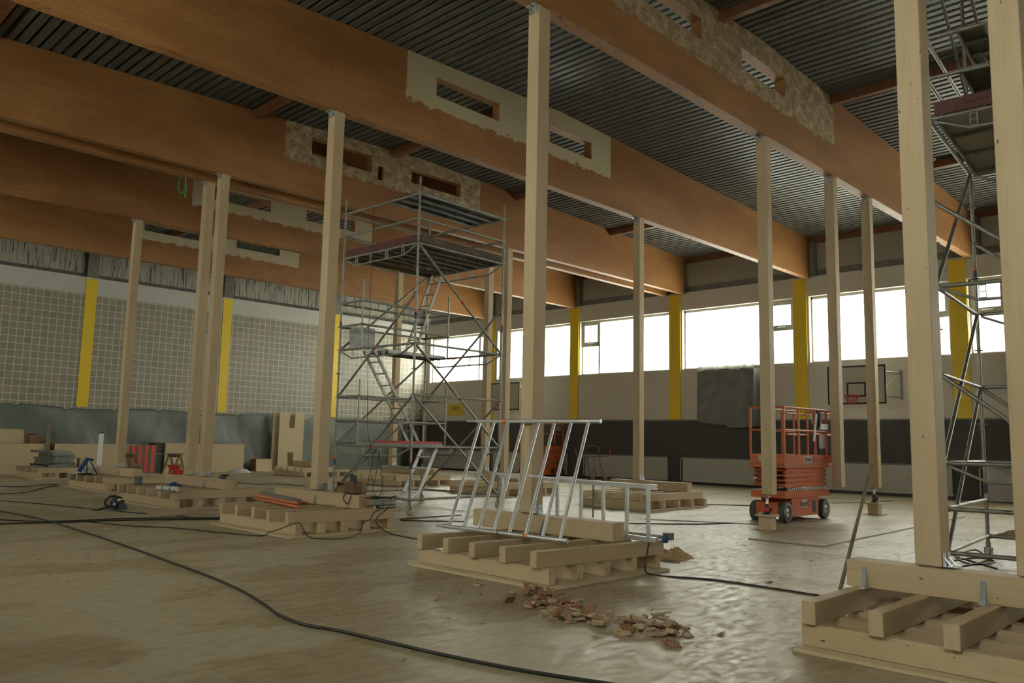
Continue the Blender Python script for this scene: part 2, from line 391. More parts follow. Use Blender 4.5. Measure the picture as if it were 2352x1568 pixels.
# long walls with window openings
for side, nm in ((1, 'right'), (-1, 'left')):
    X0 = XR if side > 0 else XL
    def bx(mb, a, b, y0, y1, z0, z1):
        xs = sorted((X0+side*a, X0+side*b)); return mb.box(xs[0], xs[1], y0, y1, z0, z1)
    mb = MB(); bx(mb, 0, .4, YN, YL+.3, 0, 4.30); bx(mb, 0, .4, YN, YL+.3, 6.58, 7.26)
    yy = YN
    for a, b in sorted(BAYS if side > 0 else OPP): bx(mb, 0.01, .4, yy, a, 4.30, 6.58); yy = b
    bx(mb, 0.01, .4, yy, YL+.3, 4.3, 6.58)
    struct('wall_right' if side > 0 else 'wall_opposite', mb, M['plaster'])
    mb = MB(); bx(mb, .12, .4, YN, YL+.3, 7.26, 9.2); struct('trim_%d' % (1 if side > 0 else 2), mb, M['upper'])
    mb = MB(); bx(mb, .10, .125, YN, YL, 7.26, 7.50); struct('trim_%d' % (3 if side > 0 else 4), mb, M['concrete'])
    mb = MB(); bx(mb, -.03, 0, YN, YL-.31, 0, 2.38); struct('trim_%d' % (5 if side > 0 else 6), mb, M['pad'])
    mb = MB(); bx(mb, -.045, -.03, YN, YL-.31, 2.335, 2.385); struct('trim_%d' % (7 if side > 0 else 8), mb, M['concrete'])
    k = 10 if side > 0 else 30
    for yc in (32.25, 27.6, 22.48, 17.42, 12.39, 7.41, 2.38, -2.65, -7.65):
        if yc < 32:
            mb = MB(); bx(mb, -.035, .12, yc-.235, yc+.235, 2.39, 7.2); struct('trim_%d' % k, mb, M['yellow']); k += 1
    for yb in (27.7, 22.35, 17.0, 12.0, 6.95, 1.95):
        if yb == 17.0: continue
        mb = MB(); bx(mb, -.12, .12, yb-.20, yb-.03, 7.26, 8.42); struct('trim_%d' % k, mb, M['concrete']); k += 1
    # reddish edge timber under the deck
    mb = MB(); bx(mb, -.02, .119, YN, YL, 8.42, 8.60); struct('trim_%d' % (k), mb, M['purlin'])
# eaves outside
struct('trim_52', MB().box(27.3, 28.35, YN, YL+.5, 6.66, 6.9), M['concrete']); struct('trim_53', MB().box(-3.1, -2.12, YN, YL+.5, 6.66, 6.9), M['concrete'])
# windows
def window(i, a, b, side, sash):
    X = (XR+.22) if side > 0 else (XL-.22)
    t = empty('window_%d' % i, (X, (a+b)/2, 4.3)); t['kind'] = 'structure'
    f = MB(); z0, z1 = 4.30, 6.58; d = .035
    f.box(X-d, X+d, a, b, z0, z0+.05); f.box(X-d, X+d, a, b, z1-.09, z1); f.box(X-d, X+d, a, a+.05, z0, z1); f.box(X-d, X+d, b-.05, b, z0, z1)
    sw = .92
    m_ = None
    if sash == 'hi': m_ = b-sw; s0, s1 = m_, b-.05
    elif sash == 'lo': m_ = a+sw; s0, s1 = a+.05, m_
    elif sash == 'mid': m_ = 28.60; s0, s1 = a+.05, m_
    if m_:
        f.box(X-d, X+d, m_-.04, m_+.04, z0+.05, z1-.09); f.box(X-d, X+d, s0, s1, 5.50, 5.60)
    fr = f.build('window_frame', M['frame'], t)
    g = MB().box(X-.004, X+.004, a+.04, b-.04, z0+.04, z1-.08); g.build('glass', M['glass'], t)
    if m_:
        c = MB(); e = .09; zz0, zz1 = 5.60, z1-.09; q = d+.015
        c.box(X-q, X-d+.002, s0, s1, zz0, zz0+e); c.box(X-q, X-d+.002, s0, s1, zz1-e, zz1); c.box(X-q, X-d+.002, s0, s0+e, zz0+e, zz1-e); c.box(X-q, X-d+.002, s1-e, s1, zz0+e, zz1-e)
        if side > 0: c.build('casement', M['frame'], t); MB().tube([(X-q-.03, (s0+s1)/2-.15, 5.62), (X-q-.03, (s0+s1)/2+.15, 5.63)], .012).build('handle', M['alu'], t)
SASH = {0: 'mid', 1: None, 2: 'hi', 3: 'lo', 4: 'lo', 5: 'hi', 6: None, 7: None, 8: None}
for i, (a, b) in enumerate(BAYS):
    window(i+1, a, b, 1, SASH[i])
for i, (a, b) in enumerate(OPP): window(i+11, a, b, -1, None)
# end walls
struct('wall_left', MB().box(XL, XR, YL, YL+.3, 0, 7.2), M['whiteband'])
struct('trim_60', MB().box(XL, XR, YL-.015, YL, 2.3, 6.55), M['tile'])
struct('trim_61', MB().box(XL, XR, YL+.12, YL+.4, 7.2, 9.3), M['streak'])
struct('trim_62', MB().box(XL, XR, YL+.06, YL+.13, 7.2, 7.34), M['concrete_dark'])
struct('wall_near', MB().box(XL-.4, XR+.4, YN-.3, YN, 0, 9.3), M['plaster'])
k = 63
for xa in (-.4, 5.0, 10.4, 15.8, 21.25):
    struct('trim_%d' % k, MB().box(xa, xa+.4, YL-.035, YL-.0151, 2.38, 7.14), M['yellow']); k += 1
    struct('trim_%d' % k, MB().box(xa+.02, xa+.42, YL-.0, YL+.119, 7.2, 8.6), M['concrete']); k += 1
    struct('trim_%d' % k, MB().box(xa-.06, xa+.019, YL+.02, YL+.119, 7.2, 8.6), M['black']); k += 1
struct('baseboard_right', MB().box(XR-.09, XR-.031, YN, YL-.4, 0, .07), M['black'])
# dark curtain strip in the far corner
cv = MB(); N = 60; vs = []
for i in range(N+1):
    t = i/N; xx = 25.5+t*1.3; yy = YL-.12+.035*math.sin(t*40); vs += [(xx, yy, .02), (xx, yy, 2.45)]
cv.add(vs, [(2*i, 2*i+2, 2*i+3, 2*i+1) for i in range(N)], True)
o = cv.build('corner_curtain', M['pad']); o.modifiers.new('t', 'SOLIDIFY').thickness = .01
tag(o, 'dark folded curtain hanging in the far corner between tiled wall and window wall', 'curtain')

# ------------------------------------------------------------------ roof beams
def roof_beam(y0, w_, holes, patch, label, slots=()):
    mat = glulam('glulam_beam', patch)
    xs = sorted(set([XL, 13.8, XR-.02] + [v for h in holes+list(slots) for v in h[:2]]))
    o_y = y0; mb = MB()
    H = holes+list(slots)
    for a, b in zip(xs[:-1], xs[1:]):
        cells = []; z = 7.2; mid_ = (a+b)/2
        hs = [h for h in H if h[0] <= mid_ <= h[1]]
        for h in sorted(hs, key=lambda q: q[2]):
            cells.append((z, z, h[2], h[2])); z = h[3]
        cells.append((z, z, top(a), top(b)))
        for z0a, z0b, z1a, z1b in cells:
            mb.add([(a, y0, z0a), (b, y0, z0b), (b, y0, z1b), (a, y0, z1a)], [(0, 1, 2, 3)])
            mb.add([(a, y0+w_, z0a), (b, y0+w_, z0b), (b, y0+w_, z1b), (a, y0+w_, z1a)], [(3, 2, 1, 0)])
            mb.add([(a, y0, z0a), (b, y0, z0b), (b, y0+w_, z0b), (a, y0+w_, z0a)], [(3, 2, 1, 0)])
            mb.add([(a, y0, z1a), (b, y0, z1b), (b, y0+w_, z1b), (a, y0+w_, z1a)], [(0, 1, 2, 3)])
    for h in H:
        for X in h[:2]:
            mb.add([(X, y0, h[2]), (X, y0+w_, h[2]), (X, y0+w_, h[3]), (X, y0, h[3])], [(0, 1, 2, 3)])
    for X in (XL, XR-.02): mb.add([(X, y0, 7.2), (X, y0+w_, 7.2), (X, y0+w_, top(X)), (X, y0, top(X))], [(0, 1, 2, 3)])
    me = mb.build('roof_beam', mat, origin=(0, o_y, 0))
    tag(me, label, 'beam')
    return me
HO = [(10.0, 11.77, 8.21, 8.60), (13.38, 14.9, 8.21, 8.61)]
roof_beam(1.98, .22, [], None, 'brown glulam roof beam above the nearest post at the right edge')
roof_beam(6.94, .22, [(9.7, 11.56, 8.23, 8.6), (12.9, 14.63, 8.21, 8.6)], (8.4, 16.9, 7.86, 'rough'), 'brown glulam roof beam, topmost in view, with mottled patch and two slots')
roof_beam(12.0, .22, HO, (9.25, 15.65, 7.93, 'clean'), 'brown glulam roof beam with two long slots in a large pale sanded patch')
roof_beam(16.95, .2, [(10.27, 12.04, 8.24, 8.68), (13.35, 15.13, 8.30, 8.68)], (9.55, 15.9, 7.98, 'rough'), 'brown glulam roof beam with mottled patch behind the scaffold tower top', slots=[(12.24, 12.42, 8.12, 8.48)])
roof_beam(17.72, .2, HO, None, 'brown glulam roof beam close behind its twin, only its lower edge showing')
roof_beam(22.4, .22, [(10.45, 12.25, 8.24, 8.6), (13.5, 15.35, 8.24, 8.62)], (9.8, 16.05, 7.95, 'clean'), 'brown glulam roof beam with pale patch, with the green strap hanging before it')
roof_beam(27.75, .22, [(10.6, 12.5, 8.24, 8.50), (13.9, 15.66, 8.26, 8.56)], (10.2, 16.5, 7.95, 'clean'), 'brown glulam roof beam with pale patch, nearest the tiled end wall')
# purlins
bb = [(1.98, 2.2), (6.94, 7.16), (12.0, 12.22), (16.95, 17.15), (17.72, 17.92), (22.4, 22.62), (27.75, 27.97)]
spans = [(2.2, 6.94), (7.16, 12.0), (12.22, 16.95), (17.92, 22.4), (22.62, 27.75), (27.97, YL)]
spn = ['right of the mottled topmost beam', '', 'behind the sanded slotted beam', 'behind the twin beams', 'before the last beam', 'above the tiled wall']
xn = ['first from camera', 'second from camera', 'third from camera', 'fourth from camera', 'nearest the windows']
for k, ((a, b), sn) in enumerate(zip(spans, spn)):
    if k == 1: continue
    for xp, nn in zip((3.2, 8.0, 12.2, 16.8, 21.95) if k == 0 else (3.3, 8.75, 12.7, 17.45, 22.15), xn):
        o = MB().box(xp-.07, xp+.07, a, b, top(xp)-.19, top(xp)-.003).build('purlin', M['purlin'])
        tag(o, 'reddish purlin %s, %s' % (sn, nn), 'purlin', 'purlins under the roof deck')

# ------------------------------------------------------------------ posts
def bracket(parent, c, d, z, up, mat=None):
    # perforated angle bracket: plate on the post face (c) and plate flat on the timber, d = outward direction
    mat = mat or M['zinc']
    c = Vector(c); d = Vector(d); s_ = d.cross(Vector((0, 0, 1)))
    mb = MB(); h = .10*(1 if up else -1)
    def pl(a, b, w, n):
        a = Vector(a); b = Vector(b); mb.bar(a, b, w, .004, up=n)
    pl(c+d*.004+Vector((0, 0, z+(.002 if up else -.002))), c+d*.004+Vector((0, 0, z+h)), .07, d)
    pl(c+d*.004+Vector((0, 0, z+(.004 if up else -.004))), c+d*.09+Vector((0, 0, z+(.004 if up else -.004))), .07, (0, 0, 1))
    # pressed rib
    mb.prism([(-.008, 0), (.008, 0), (0, .02)], 'z', 0, .001) if False else None
    a = c+d*.006+Vector((0, 0, z+h*.6)); b = c+d*.05+Vector((0, 0, z+(.008 if up else -.008))); mb.bar(a, b, .016, .006)
    return mb.build('angle_bracket', mat, parent)
def post(x0, x1, y0, y1, z0, label, base=True, ztop=7.2, group=None):
    cx_, cy_ = (x0+x1)/2, (y0+y1)/2
    t = empty('timber_post', (cx_, cy_, z0))
    MB().box(x0, x1, y0, y1, z0, ztop-.002).build('shaft', PZ, t, bevel=.006)
    w_ = (y1-y0)
    for k in (-.25, .25):
        bracket(t, (x0, cy_+k*w_, 0), (-1, 0, 0), ztop-.002, False)
    bracket(t, (x1, cy_, 0), (1, 0, 0), ztop-.002, False)
    if base:
        for k in (-.25, .25): bracket(t, (cx_+k*(x1-x0), y0, 0), (0, -1, 0), z0, True)
        MB().box(x0+.02, x1-.03, y0+.02, y1-.02, z0-.012, z0).build('shim', M['oldwood'], t)
    tag(t, label, 'post', group); return t
# ------------------------------------------------------------------ timber cribs
def crib(x0, x1, y0, y1, label, hx, hy, n1=5, n2=5, skew=0., board=True, zb=.03, t1=.155, t2=.16, ht=.205, hw=.22, hpos=None, bd=(.12, .12), w1=.10):
    t = empty('timber_crib', ((x0+x1)/2, (y0+y1)/2, 0))
    if board: MB().box(x0-bd[0], x1+.02, y0-bd[1], y1+.02, 0.001, zb-.002, 0).build('base_board', M['particle'], t, bevel=.003)
    L = x1-x0
    for i in range(n1):
        xx = x0+.07+(L-.14-.0)*i/(n1-1)
        d = random.uniform(-.02, .02); r = random.uniform(-.006, .006)
        MB().box(xx-w1/2, xx+w1/2, y0+d, y1+d*.5, zb, zb+t1, rz=r).build('lower_timber', PY, t, bevel=.004)
    Z = zb+t1; W = y1-y0
    for i in range(n2):
        yc = y0+.16+(W-.22)*i/(n2-1)
        d = random.uniform(-.02, .02)
        MB().box(x0-.02+d, x1+d, yc-.05, yc+.05, Z, Z+t2, rz=skew+random.uniform(-.006, .006), c=(x0, yc, 0)).build('upper_timber', PX, t, bevel=.004)
    Z += t2
    if hx is not None:
        MB().box(hx-hw/2, hx+hw/2, hy[0], hy[1], Z, Z+ht).build('header_timber', PY, t, bevel=.005)
        for by in hy[2:]:
            mb = MB(); X = hx-hw/2
            mb.add([(X-.002, by-.03, Z), (X-.002, by+.03, Z), (X-.002, by+.015, Z+.16), (X-.002, by-.015, Z+.16), (X-.09, by-.03, Z+.003), (X-.09, by+.03, Z+.003)],
                   [(0, 1, 2, 3), (0, 4, 5, 1), (0, 3, 4)])
            mb.add([(X-.002, by-.033, Z), (X-.09, by-.033, Z+.003), (X-.002, by-.018, Z+.16)], [(0, 1, 2)])
            o = mb.build('gusset_bracket', M['zinc'], t); o.modifiers.new('t', 'SOLIDIFY').thickness = .004
    tag(t, label, 'timber crib'); return Z+(ht if hx is not None else 0)
# E: crib in front, under the middle post
zE = crib(6.2, 8.15, 5.5, 7.52, 'stacked timber crib under the central post with the aluminium guard frame leaning on it', 7.57, (5.66, 7.93, 6.72), skew=-.09)
post(7.52, 7.74, 6.96, 7.16, zE+.012, 'tall pale timber post in the middle of the picture, rising from the guard frame crib')
# F: near right
zF = crib(5.80, 7.9, .15, 2.72, 'large timber crib in the lower right corner carrying the nearest posts', 6.83, (-.3, 2.76, 2.62, 1.78), n1=6, n2=6, bd=(.10, .06), ht=.205)
post(6.76, 6.97, 2.06, 2.25, zF+.012, 'nearest pale timber post, left one of the two at the right edge')
post(6.76, 6.97, 1.36, 1.57, zF+.012, 'pale timber post cut by the right picture edge')
# D: under post 760
zD = crib(6.42, 8.2, 10.55, 12.85, 'timber crib carrying orange tubes and a leather tool bag', 7.72, (10.68, 13.2, 11.9), skew=-.07)
post(7.72, 7.93, 12.04, 12.25, zD+.012, 'tall pale timber post left of the scaffold, on the crib with the orange tubes')
# C: under the twin posts
zC = crib(6.95, 8.9, 15.75, 18.55, 'long timber crib under the twin posts with paint tin and paper roll', 8.12, (15.85, 18.7, 16.75), n2=6)
post(8.04, 8.24, 16.95, 17.15, zC+.012, 'right one of the pale twin posts standing close together')
post(8.07, 8.27, 17.72, 17.92, zC+.012, 'left one of the pale twin posts standing close together')
# B
zB = crib(7.65, 9.6, 21.2, 23.9, 'timber crib with the blue tool, left of the twin posts crib', 8.4, (21.25, 24.0, 22.2))
post(8.31, 8.51, 22.42, 22.62, zB+.012, 'leftmost pale timber post, in front of the red striped panel')
# A
zA = crib(8.0, 10.0, 27.7, 29.9, 'leftmost timber crib without a post, loaded with grey steel decks', None, None)
# H
zH = crib(14.95, 17.35, 10.4, 12.3, 'timber crib right of the guard frame, in front of the pale radiators', 16.93, (10.6, 12.85), bd=(.03, .03))
post(16.84, 17.04, 11.97, 12.17, zH+.012, 'slim pale post left of the wrapped wall box')
# G
zG = crib(15.5, 17.6, 15.25, 17.5, 'timber crib behind the guard frame below the right scaffold leg', 17.2, (15.6, 18.1), board=False, zb=.01)
post(17.1, 17.3, 16.93, 17.13, zG+.012, 'right one of the two slim posts beside the right scaffold leg')
post(17.1, 17.3, 17.73, 17.93, zG+.012, 'left one of the two slim posts beside the right scaffold leg')
# I
zI = crib(15.6, 17.8, 19.9, 22.4, 'timber crib seen through the scaffold legs behind the stair ladder', 17.35, (20.2, 23.0), board=False, zb=.01)
post(17.25, 17.45, 22.4, 22.6, zI+.012, 'pale post seen through the middle of the scaffold tower')
# J
zJ = crib(16.3, 18.3, 26.3, 28.4, 'far timber crib partly hidden behind the post left of the scaffold', 17.3, (26.6, 28.6), board=False, zb=.01)
# posts on jacks
post(13.79, 13.98, 6.95, 7.15, .588, 'pale post resting on a bottle jack in front of the orange lift', base=False)
post(16.87, 17.06, 6.98, 7.18, .636, 'pale post hanging clear of the floor just right of the orange lift', base=False)
post(18.86, 19.05, 6.98, 7.18, .588, 'pale post on a bottle jack, right of the hanging post', base=False)
def jack(x, y, ztop, label, white=False):
    b = empty('wood_block', (x, y, 0)); MB().box(x-.11, x+.11, y-.11, y+.11, 0, .235).build('block', PZ, b, bevel=.004)
    MB().box(x-.16, x+.16, y-.15, y+.15, .235, .265).build('top_board', M['particle'], b, bevel=.003); MB().box(x-.2, x+.2, y-.2, y+.2, 0, .006).build('base_plate', M['particle_edge'], b)
    tag(b, 'square timber block with a board on top, under ' + label, 'wood block')
    j = empty('bottle_jack', (x, y, .265)); z = .265
    MB().box(x-.08, x+.08, y-.06, y+.06, z, z+.02).build('base', M['black'], j, bevel=.004)
    MB().lathe([(0, z+.02), (.045, z+.02), (.05, z+.03), (.05, z+.15), (.03, z+.18), (.0, z+.18)], (x, y, 0)).build('cylinder', M['black'], j)
    MB().lathe([(.022, z+.18), (.022, ztop-.03), (.012, ztop-.028)], (x, y, 0)).build('ram', M['alu'], j)
    MB().box(x-.05, x+.05, y-.05, y+.05, ztop-.028, ztop-.002).build('head_plate', M['galv_dark'], j)
    MB().tube([(x-.02, y-.06, z+.04), (x-.02, y-.09, z+.12)], .018).build('pump_socket', M['black'], j)
    if white: MB().box(x-.05, x+.02, y+.06, y+.14, z, z+.02, rz=.3).build('label_tag', M['white'], j)
    MB().lathe([(.0505, z+.05), (.0508, z+.06), (.0508, z+.12), (.0505, z+.13)], (x, y, 0)).build('label_band', M['red'] if white else M['darkmetal'], j)
    tag(j, 'black bottle jack with ' + ('red label band' if white else 'dark body') + ' under ' + label, 'jack')
jack(13.5, 6.9, .586, 'the post before the orange lift', True)
jack(18.72, 7.03, .586, 'the post right of the hanging post')

# ------------------------------------------------------------------ scaffold towers
def collar(mb, p, r=.058): mb.lathe([(.024, -.005), (r, -.005), (r, .005), (.024, .005)], p, (0, 0, 1), 12)
def scaffold(name, O, th, s, label, zoff, tower=1):
    c, sn = math.cos(th), math.sin(th)
    def Wd(u, v, z): return Vector((O[0]+u*c-v*sn, O[1]+u*sn+v*c, z))
    cen = Wd(s/2, s/2, 0); t = empty(name, cen); R = .0242
    legs = {'f': (0, 0), 'r': (s, 0), 'b': (s, s), 'l': (0, s)}
    zt = 6.62
    lv = [.295+.5*i for i in range(13)]
    for key, (u, v) in legs.items():
        mb = MB().tube([Wd(u, v, .22), Wd(u, v, zt if tower == 1 else (7.85 if key == 'b' else 7.0))], R, 10)
        for z in lv: collar(mb, Wd(u, v, z))
        st = mb.build('standard', M['galv'], t)
        for zc in (1.0, 3.9):
            MB().tube([Wd(u, v, zc), Wd(u, v, zc+.05)], R+.002, 10, False).build('colour_band', M['sticker_o'], st)
            MB().tube([Wd(u, v, zc-.13), Wd(u, v, zc)], R+.002, 10, False).build('colour_band', M['sticker_b'], st)
        # caster
        ct = MB().tube([Wd(u, v, .16), Wd(u, v, .24)], .03, 10)
        p = Wd(u, v, 0)
        ct.box(p.x-.03, p.x+.03, p.y-.045, p.y+.045, .13, .17); ct.box(p.x-.035, p.x+.035, p.y-.045, p.y-.035, .07, .15); ct.box(p.x-.035, p.x+.035, p.y+.035, p.y+.045, .07, .15)
        cc = ct.build('caster_fork', M['galv'], t)
        MB().lathe([(0, -.025), (.085, -.025), (.09, -.015), (.09, .015), (.085, .025), (0, .025)], (p.x+.02, p.y, .092), (0, 1, 0), 18).build('caster_wheel', M['hub'], cc)
    def ledger(a, b, z, dz=0.):
        A = Wd(*a, z+dz); B = Wd(*b, z+dz); d = (B-A).normalized()
        mb = MB().tube([A+d*.04, B-d*.04], R, 8); mb.tube([A+d*.005, A+d*.05], .034, 6); mb.tube([B-d*.05, B-d*.005], .034, 6)
        return mb.build('ledger', M['galv'], t)
    def lattice(a, b, z):
        A = Wd(*a, z); B = Wd(*b, z); d = (B-A); L = d.length; d.normalize(); dn = Vector((0, 0, -1))
        mb = MB().tube([A+d*.04, B-d*.04], R, 8); mb.tube([A+d*.05+dn*.03, A+d*.42+dn*.19, B-d*.42+dn*.19, B-d*.05+dn*.03], .018, 8)
        for k in (.19, .40, .61, .81):
            p = A+d*(L*k); e = d*.035
            mb.bar(p-e+dn*.02, p-e+dn*.18, .008, .02, up=d.cross(dn)); mb.bar(p+e+dn*.02, p+e+dn*.18, .008, .02, up=d.cross(dn))
            for q in (.03, .10, .17): mb.bar(p-e+dn*q, p+e+dn*q, .008, .02, up=d.cross(dn))
        return mb.build('lattice_girder', M['galv'], t)
    def diag(a, za, b, zb):
        A = Wd(*a, za); B = Wd(*b, zb); d = (B-A).normalized()
        o = MB().tube([A+d*.05, B-d*.05], R, 8).build('diagonal_brace', M['galv'], t)
        m1 = A.lerp(B, .5); MB().tube([m1, m1+d*.06], R+.002, 8, False).build('colour_band', M['red'], o)
    def plank(v0, v1, z, u0=0.03, u1=None, mat='galv_dark'):
        u1 = u1 if u1 else s-.03
        mb = MB()
        def bb(ua, ub, va, vb, za, zb_):
            P = [Wd(u, v, zz) for zz in (za, zb_) for v in (va, vb) for u in (ua, ub)]
            mb.add(P, [(0, 2, 3, 1), (4, 5, 7, 6), (0, 1, 5, 4), (2, 6, 7, 3), (0, 4, 6, 2), (1, 3, 7, 5)])
        bb(u0, u1, v0, v1, z+.045, z+.052); bb(u0, u1, v0, v0+.02, z-.02, z+.045); bb(u0, u1, v1-.02, v1, z-.02, z+.045)
        for k in (.0, .33, .66, 1): uu = u0+(u1-u0-.03)*k; bb(uu, uu+.02, v0+.02, v1-.02, z-.0, z+.045)
        o = mb.build('deck_plank', M[mat], t); mk = MB()
        for uu in (u0+.0, u1-.0):
            for vv in (v0+.08, v1-.08): mk.tube([Wd(uu-.01, vv, z+.05), Wd(uu, vv, z+.05), Wd(uu+(.04 if uu > 1 else -.04), vv, z+.03), Wd(uu+(.04 if uu > 1 else -.04), vv, z-.01)], .012, 6)
        mk.build('hook', M['galv'], o); return o
    def toe(a, b, z, mat, h=.15):
        A = Wd(*a, z); B = Wd(*b, z); return MB().bar(A+Vector((0, 0, h/2)), B+Vector((0, 0, h/2)), .03, h).build('toe_board', M[mat], t)
    def ladder(a, za, b, zb, w_=.36, step=.28, wide=False):
        A = Vector(a); B = Vector(b); A = Wd(a[0], a[1], za); B = Wd(b[0], b[1], zb); side = Wd(0, 1, 0)-Wd(0, 0, 0) if not wide else Wd(0, 1, 0)-Wd(0, 0, 0)
        if abs((B-A).normalized().dot(side)) > .5: side = Wd(1, 0, 0)-Wd(0, 0, 0)
        d = (B-A); L = d.length; d.normalize(); h = side*(w_/2)
        mb = MB()
        for q in (-1, 1): mb.bar(A+h*q, B+h*q, .025, .065 if not wide else .09)
        n = int(L/step)
        for i in range(1, n):
            p = A+d*(i*L/n)
            if wide: mb.bar(p-h, p+h, .10, .025, up=(0, 0, 1))
            else: mb.tube([p-h*1.06, p+h*1.06], .016, 6)
        return mb.build('ladder', M['alu'] if wide else M['galv'], t)
    F_, R_, B_, L_ = legs['f'], legs['r'], legs['b'], legs['l']
    z0 = .295
    if tower == 1:
        ledger(F_, R_, z0); ledger(R_, B_, z0); ledger(L_, B_, z0); ledger(F_, L_, z0); diag((0.05, 0.05), z0, (s-.05, s-.05), z0)
        ledger(L_, B_, z0+.5)
        lattice(F_, L_, 1.29); lattice(R_, B_, 1.29); ledger(F_, R_, 1.29)
        plank(1.72, 2.03, 1.29); plank(2.06, 2.38, 1.29)
        MB().bar(Wd(.35, 1.69, 1.37), Wd(s-.1, 1.69, 1.37), .008, .05).build('red_rail', M['red'], t)
        ledger(F_, R_, 2.29); ledger(L_, B_, 2.29); ledger(L_, B_, 1.79)
        # short inner guard posts
        for zb_, h_ in ((1.3, 1.35), (3.3, 1.45)):
            for u in (0., s):
                P = Wd(u, 1.7, zb_); mb = MB().tube([P, P+Vector((0, 0, h_))], .02, 8)
                for q in (.5, 1.0): collar(mb, P+Vector((0, 0, q)), .045)
                mb.build('guard_post', M['galv'], t)
            for q in (.5, 1.0):
                ledger((0, 1.7), (s, 1.7), zb_+q); 
                ledger((0, 1.7), (0, s), zb_+q); ledger((s, 1.7), (s, s), zb_+q)
        lattice(F_, L_, 3.29); lattice(R_, B_, 3.29); ledger(F_, R_, 3.29)
        ledger(L_, B_, 3.79); ledger(L_, B_, 4.29)
        plank(1.74, 2.05, 3.29, u0=.75); plank(2.07, 2.38, 3.29, u0=.75)
        MB().bar(Wd(.12, 1.78, 3.34), Wd(.72, 1.78, 3.34), .02, .04).build('hatch_frame', M['galv_dark'], t)
        hp = MB(); A = Wd(.15, 2.3, 3.36); B = Wd(.80, 2.3, 3.36); hp.bar(A+Vector((0, 0, .24)), B+Vector((0, 0, .24)), .02, .48); hp.build('hatch_lid', M['galv_dark'], t)
        diag(F_, 2.29, R_, .3); diag(F_, 3.29, R_, 1.29); diag(F_, 5.28, R_, 3.29)
        diag(R_, 4.29, B_, 2.29); diag(R_, 2.29, B_, .3)
        diag(F_, 4.29, L_, 2.29); diag(F_, 2.29, L_, .3); diag(B_, 5.28, L_, 3.29); diag(B_, 3.29, L_, 1.29); diag(B_, 2.29, L_, .3)
        zt_ = 5.28
        lattice(F_, L_, zt_); lattice(R_, B_, zt_); ledger(F_, R_, zt_); ledger(L_, B_, zt_)
        for i in range(5): plank(.04+.32*i, .34+.32*i, zt_)
        plank(1.66, 1.96, zt_, u1=1.7, mat='oldwood'); plank(2.0, 2.38, zt_, mat='oldwood')
        toe((0.02, .06), (0.02, s-.06), zt_+.03, 'maroon'); toe((.06, .02), (s-.06, .02), zt_+.03, 'brownboard'); toe((s, .06), (s, s-.06), zt_+.03, 'brownboard')
        for q in (.5, 1.0):
            ledger(F_, R_, zt_+q); ledger(F_, L_, zt_+q); ledger(L_, B_, zt_+q); ledger(R_, B_, zt_+q)
        for i in range(3): plank(.03+.32*i, .33+.32*i, 6.28)
        # ladders: stair ladder to the first deck, then two rung ladders
        ladder((1.62, 1.98), .03, (2.25, 1.98), 1.30, .5, .25, True)
        ladder((1.72, 1.95), 1.38, (.4, 1.95), 3.30)
        ladder((1.55, 1.95), 3.38, (2.3, 1.95), 5.30, .34)
    else:
        for A_, B2 in ((F_, L_), (L_, B_), (R_, B_), (F_, R_)): ledger(A_, B2, z0+.02)
        ledger(F_, L_, .79); ledger(L_, B_, .79); ledger(R_, B_, .79)
        for z in (1.29, 3.29): lattice(F_, L_, z); lattice(R_, B_, z); ledger(L_, B_, z)
        ledger(L_, B_, 2.29); ledger(R_, B_, 2.29)
        diag(B_, 2.29, L_, .3); diag(B_, 3.29, L_, 1.29); diag(B_, 5.28, L_, 3.29)
        diag(L_, 2.29, F_, .3); diag(L_, 4.29, F_, 2.29); diag(B_, 4.29, R_, 2.29); diag(B_, 2.29, R_, .3)
        zt_ = 5.28
        lattice(F_, L_, zt_); lattice(R_, B_, zt_); ledger(L_, B_, zt_); ledger(F_, R_, zt_)
        for i in range(3): plank(s-.04-.62*(i+1), s-.06-.62*i, zt_, mat='perf')
        tb = toe((0.02, .06), (0.02, s-.06), zt_+.04, 'maroon', .16)
        Wt = Wd(.003, s-.52, zt_+.12); text('GBL-MT FZ', .062, Wt, Matrix.Rotation(th, 3, 'Z') @ ROT_NX, M['ink'], tb, local=False)
        plank(s-1.0, s-.69, 5.78, mat='perf', u1=1.9); plank(s-.66, s-.35, 5.78, mat='perf')
        plank(s-.62, s-.32, 6.28, mat='perf', u1=1.3)
        for q in (.5, 1.0, 1.5): ledger(F_, L_, zt_+q); 
        for q in (.5, 1.0): ledger(L_, B_, zt_+q)
        ladder((.0, s-.32), 6.85, (1.6, s-.32), 5.9, .3, .5)
    tag(t, label, 'scaffold'); return t, Wd
s1, W1 = scaffold('scaffold_tower', (9.972, 12.371), .030, 2.446, 'tall galvanised scaffold tower on casters in the middle of the hall', 0, 1)
A2 = (12.42, 3.20); th2 = .09; sc2 = 2.445
O2 = (A2[0]-sc2*math.cos(th2)+sc2*math.sin(th2), A2[1]-sc2*math.sin(th2)-sc2*math.cos(th2))
s2, W2 = scaffold('scaffold_tower', O2, th2, sc2, 'galvanised scaffold tower at the right edge, seen between the two nearest posts', 0, 2)

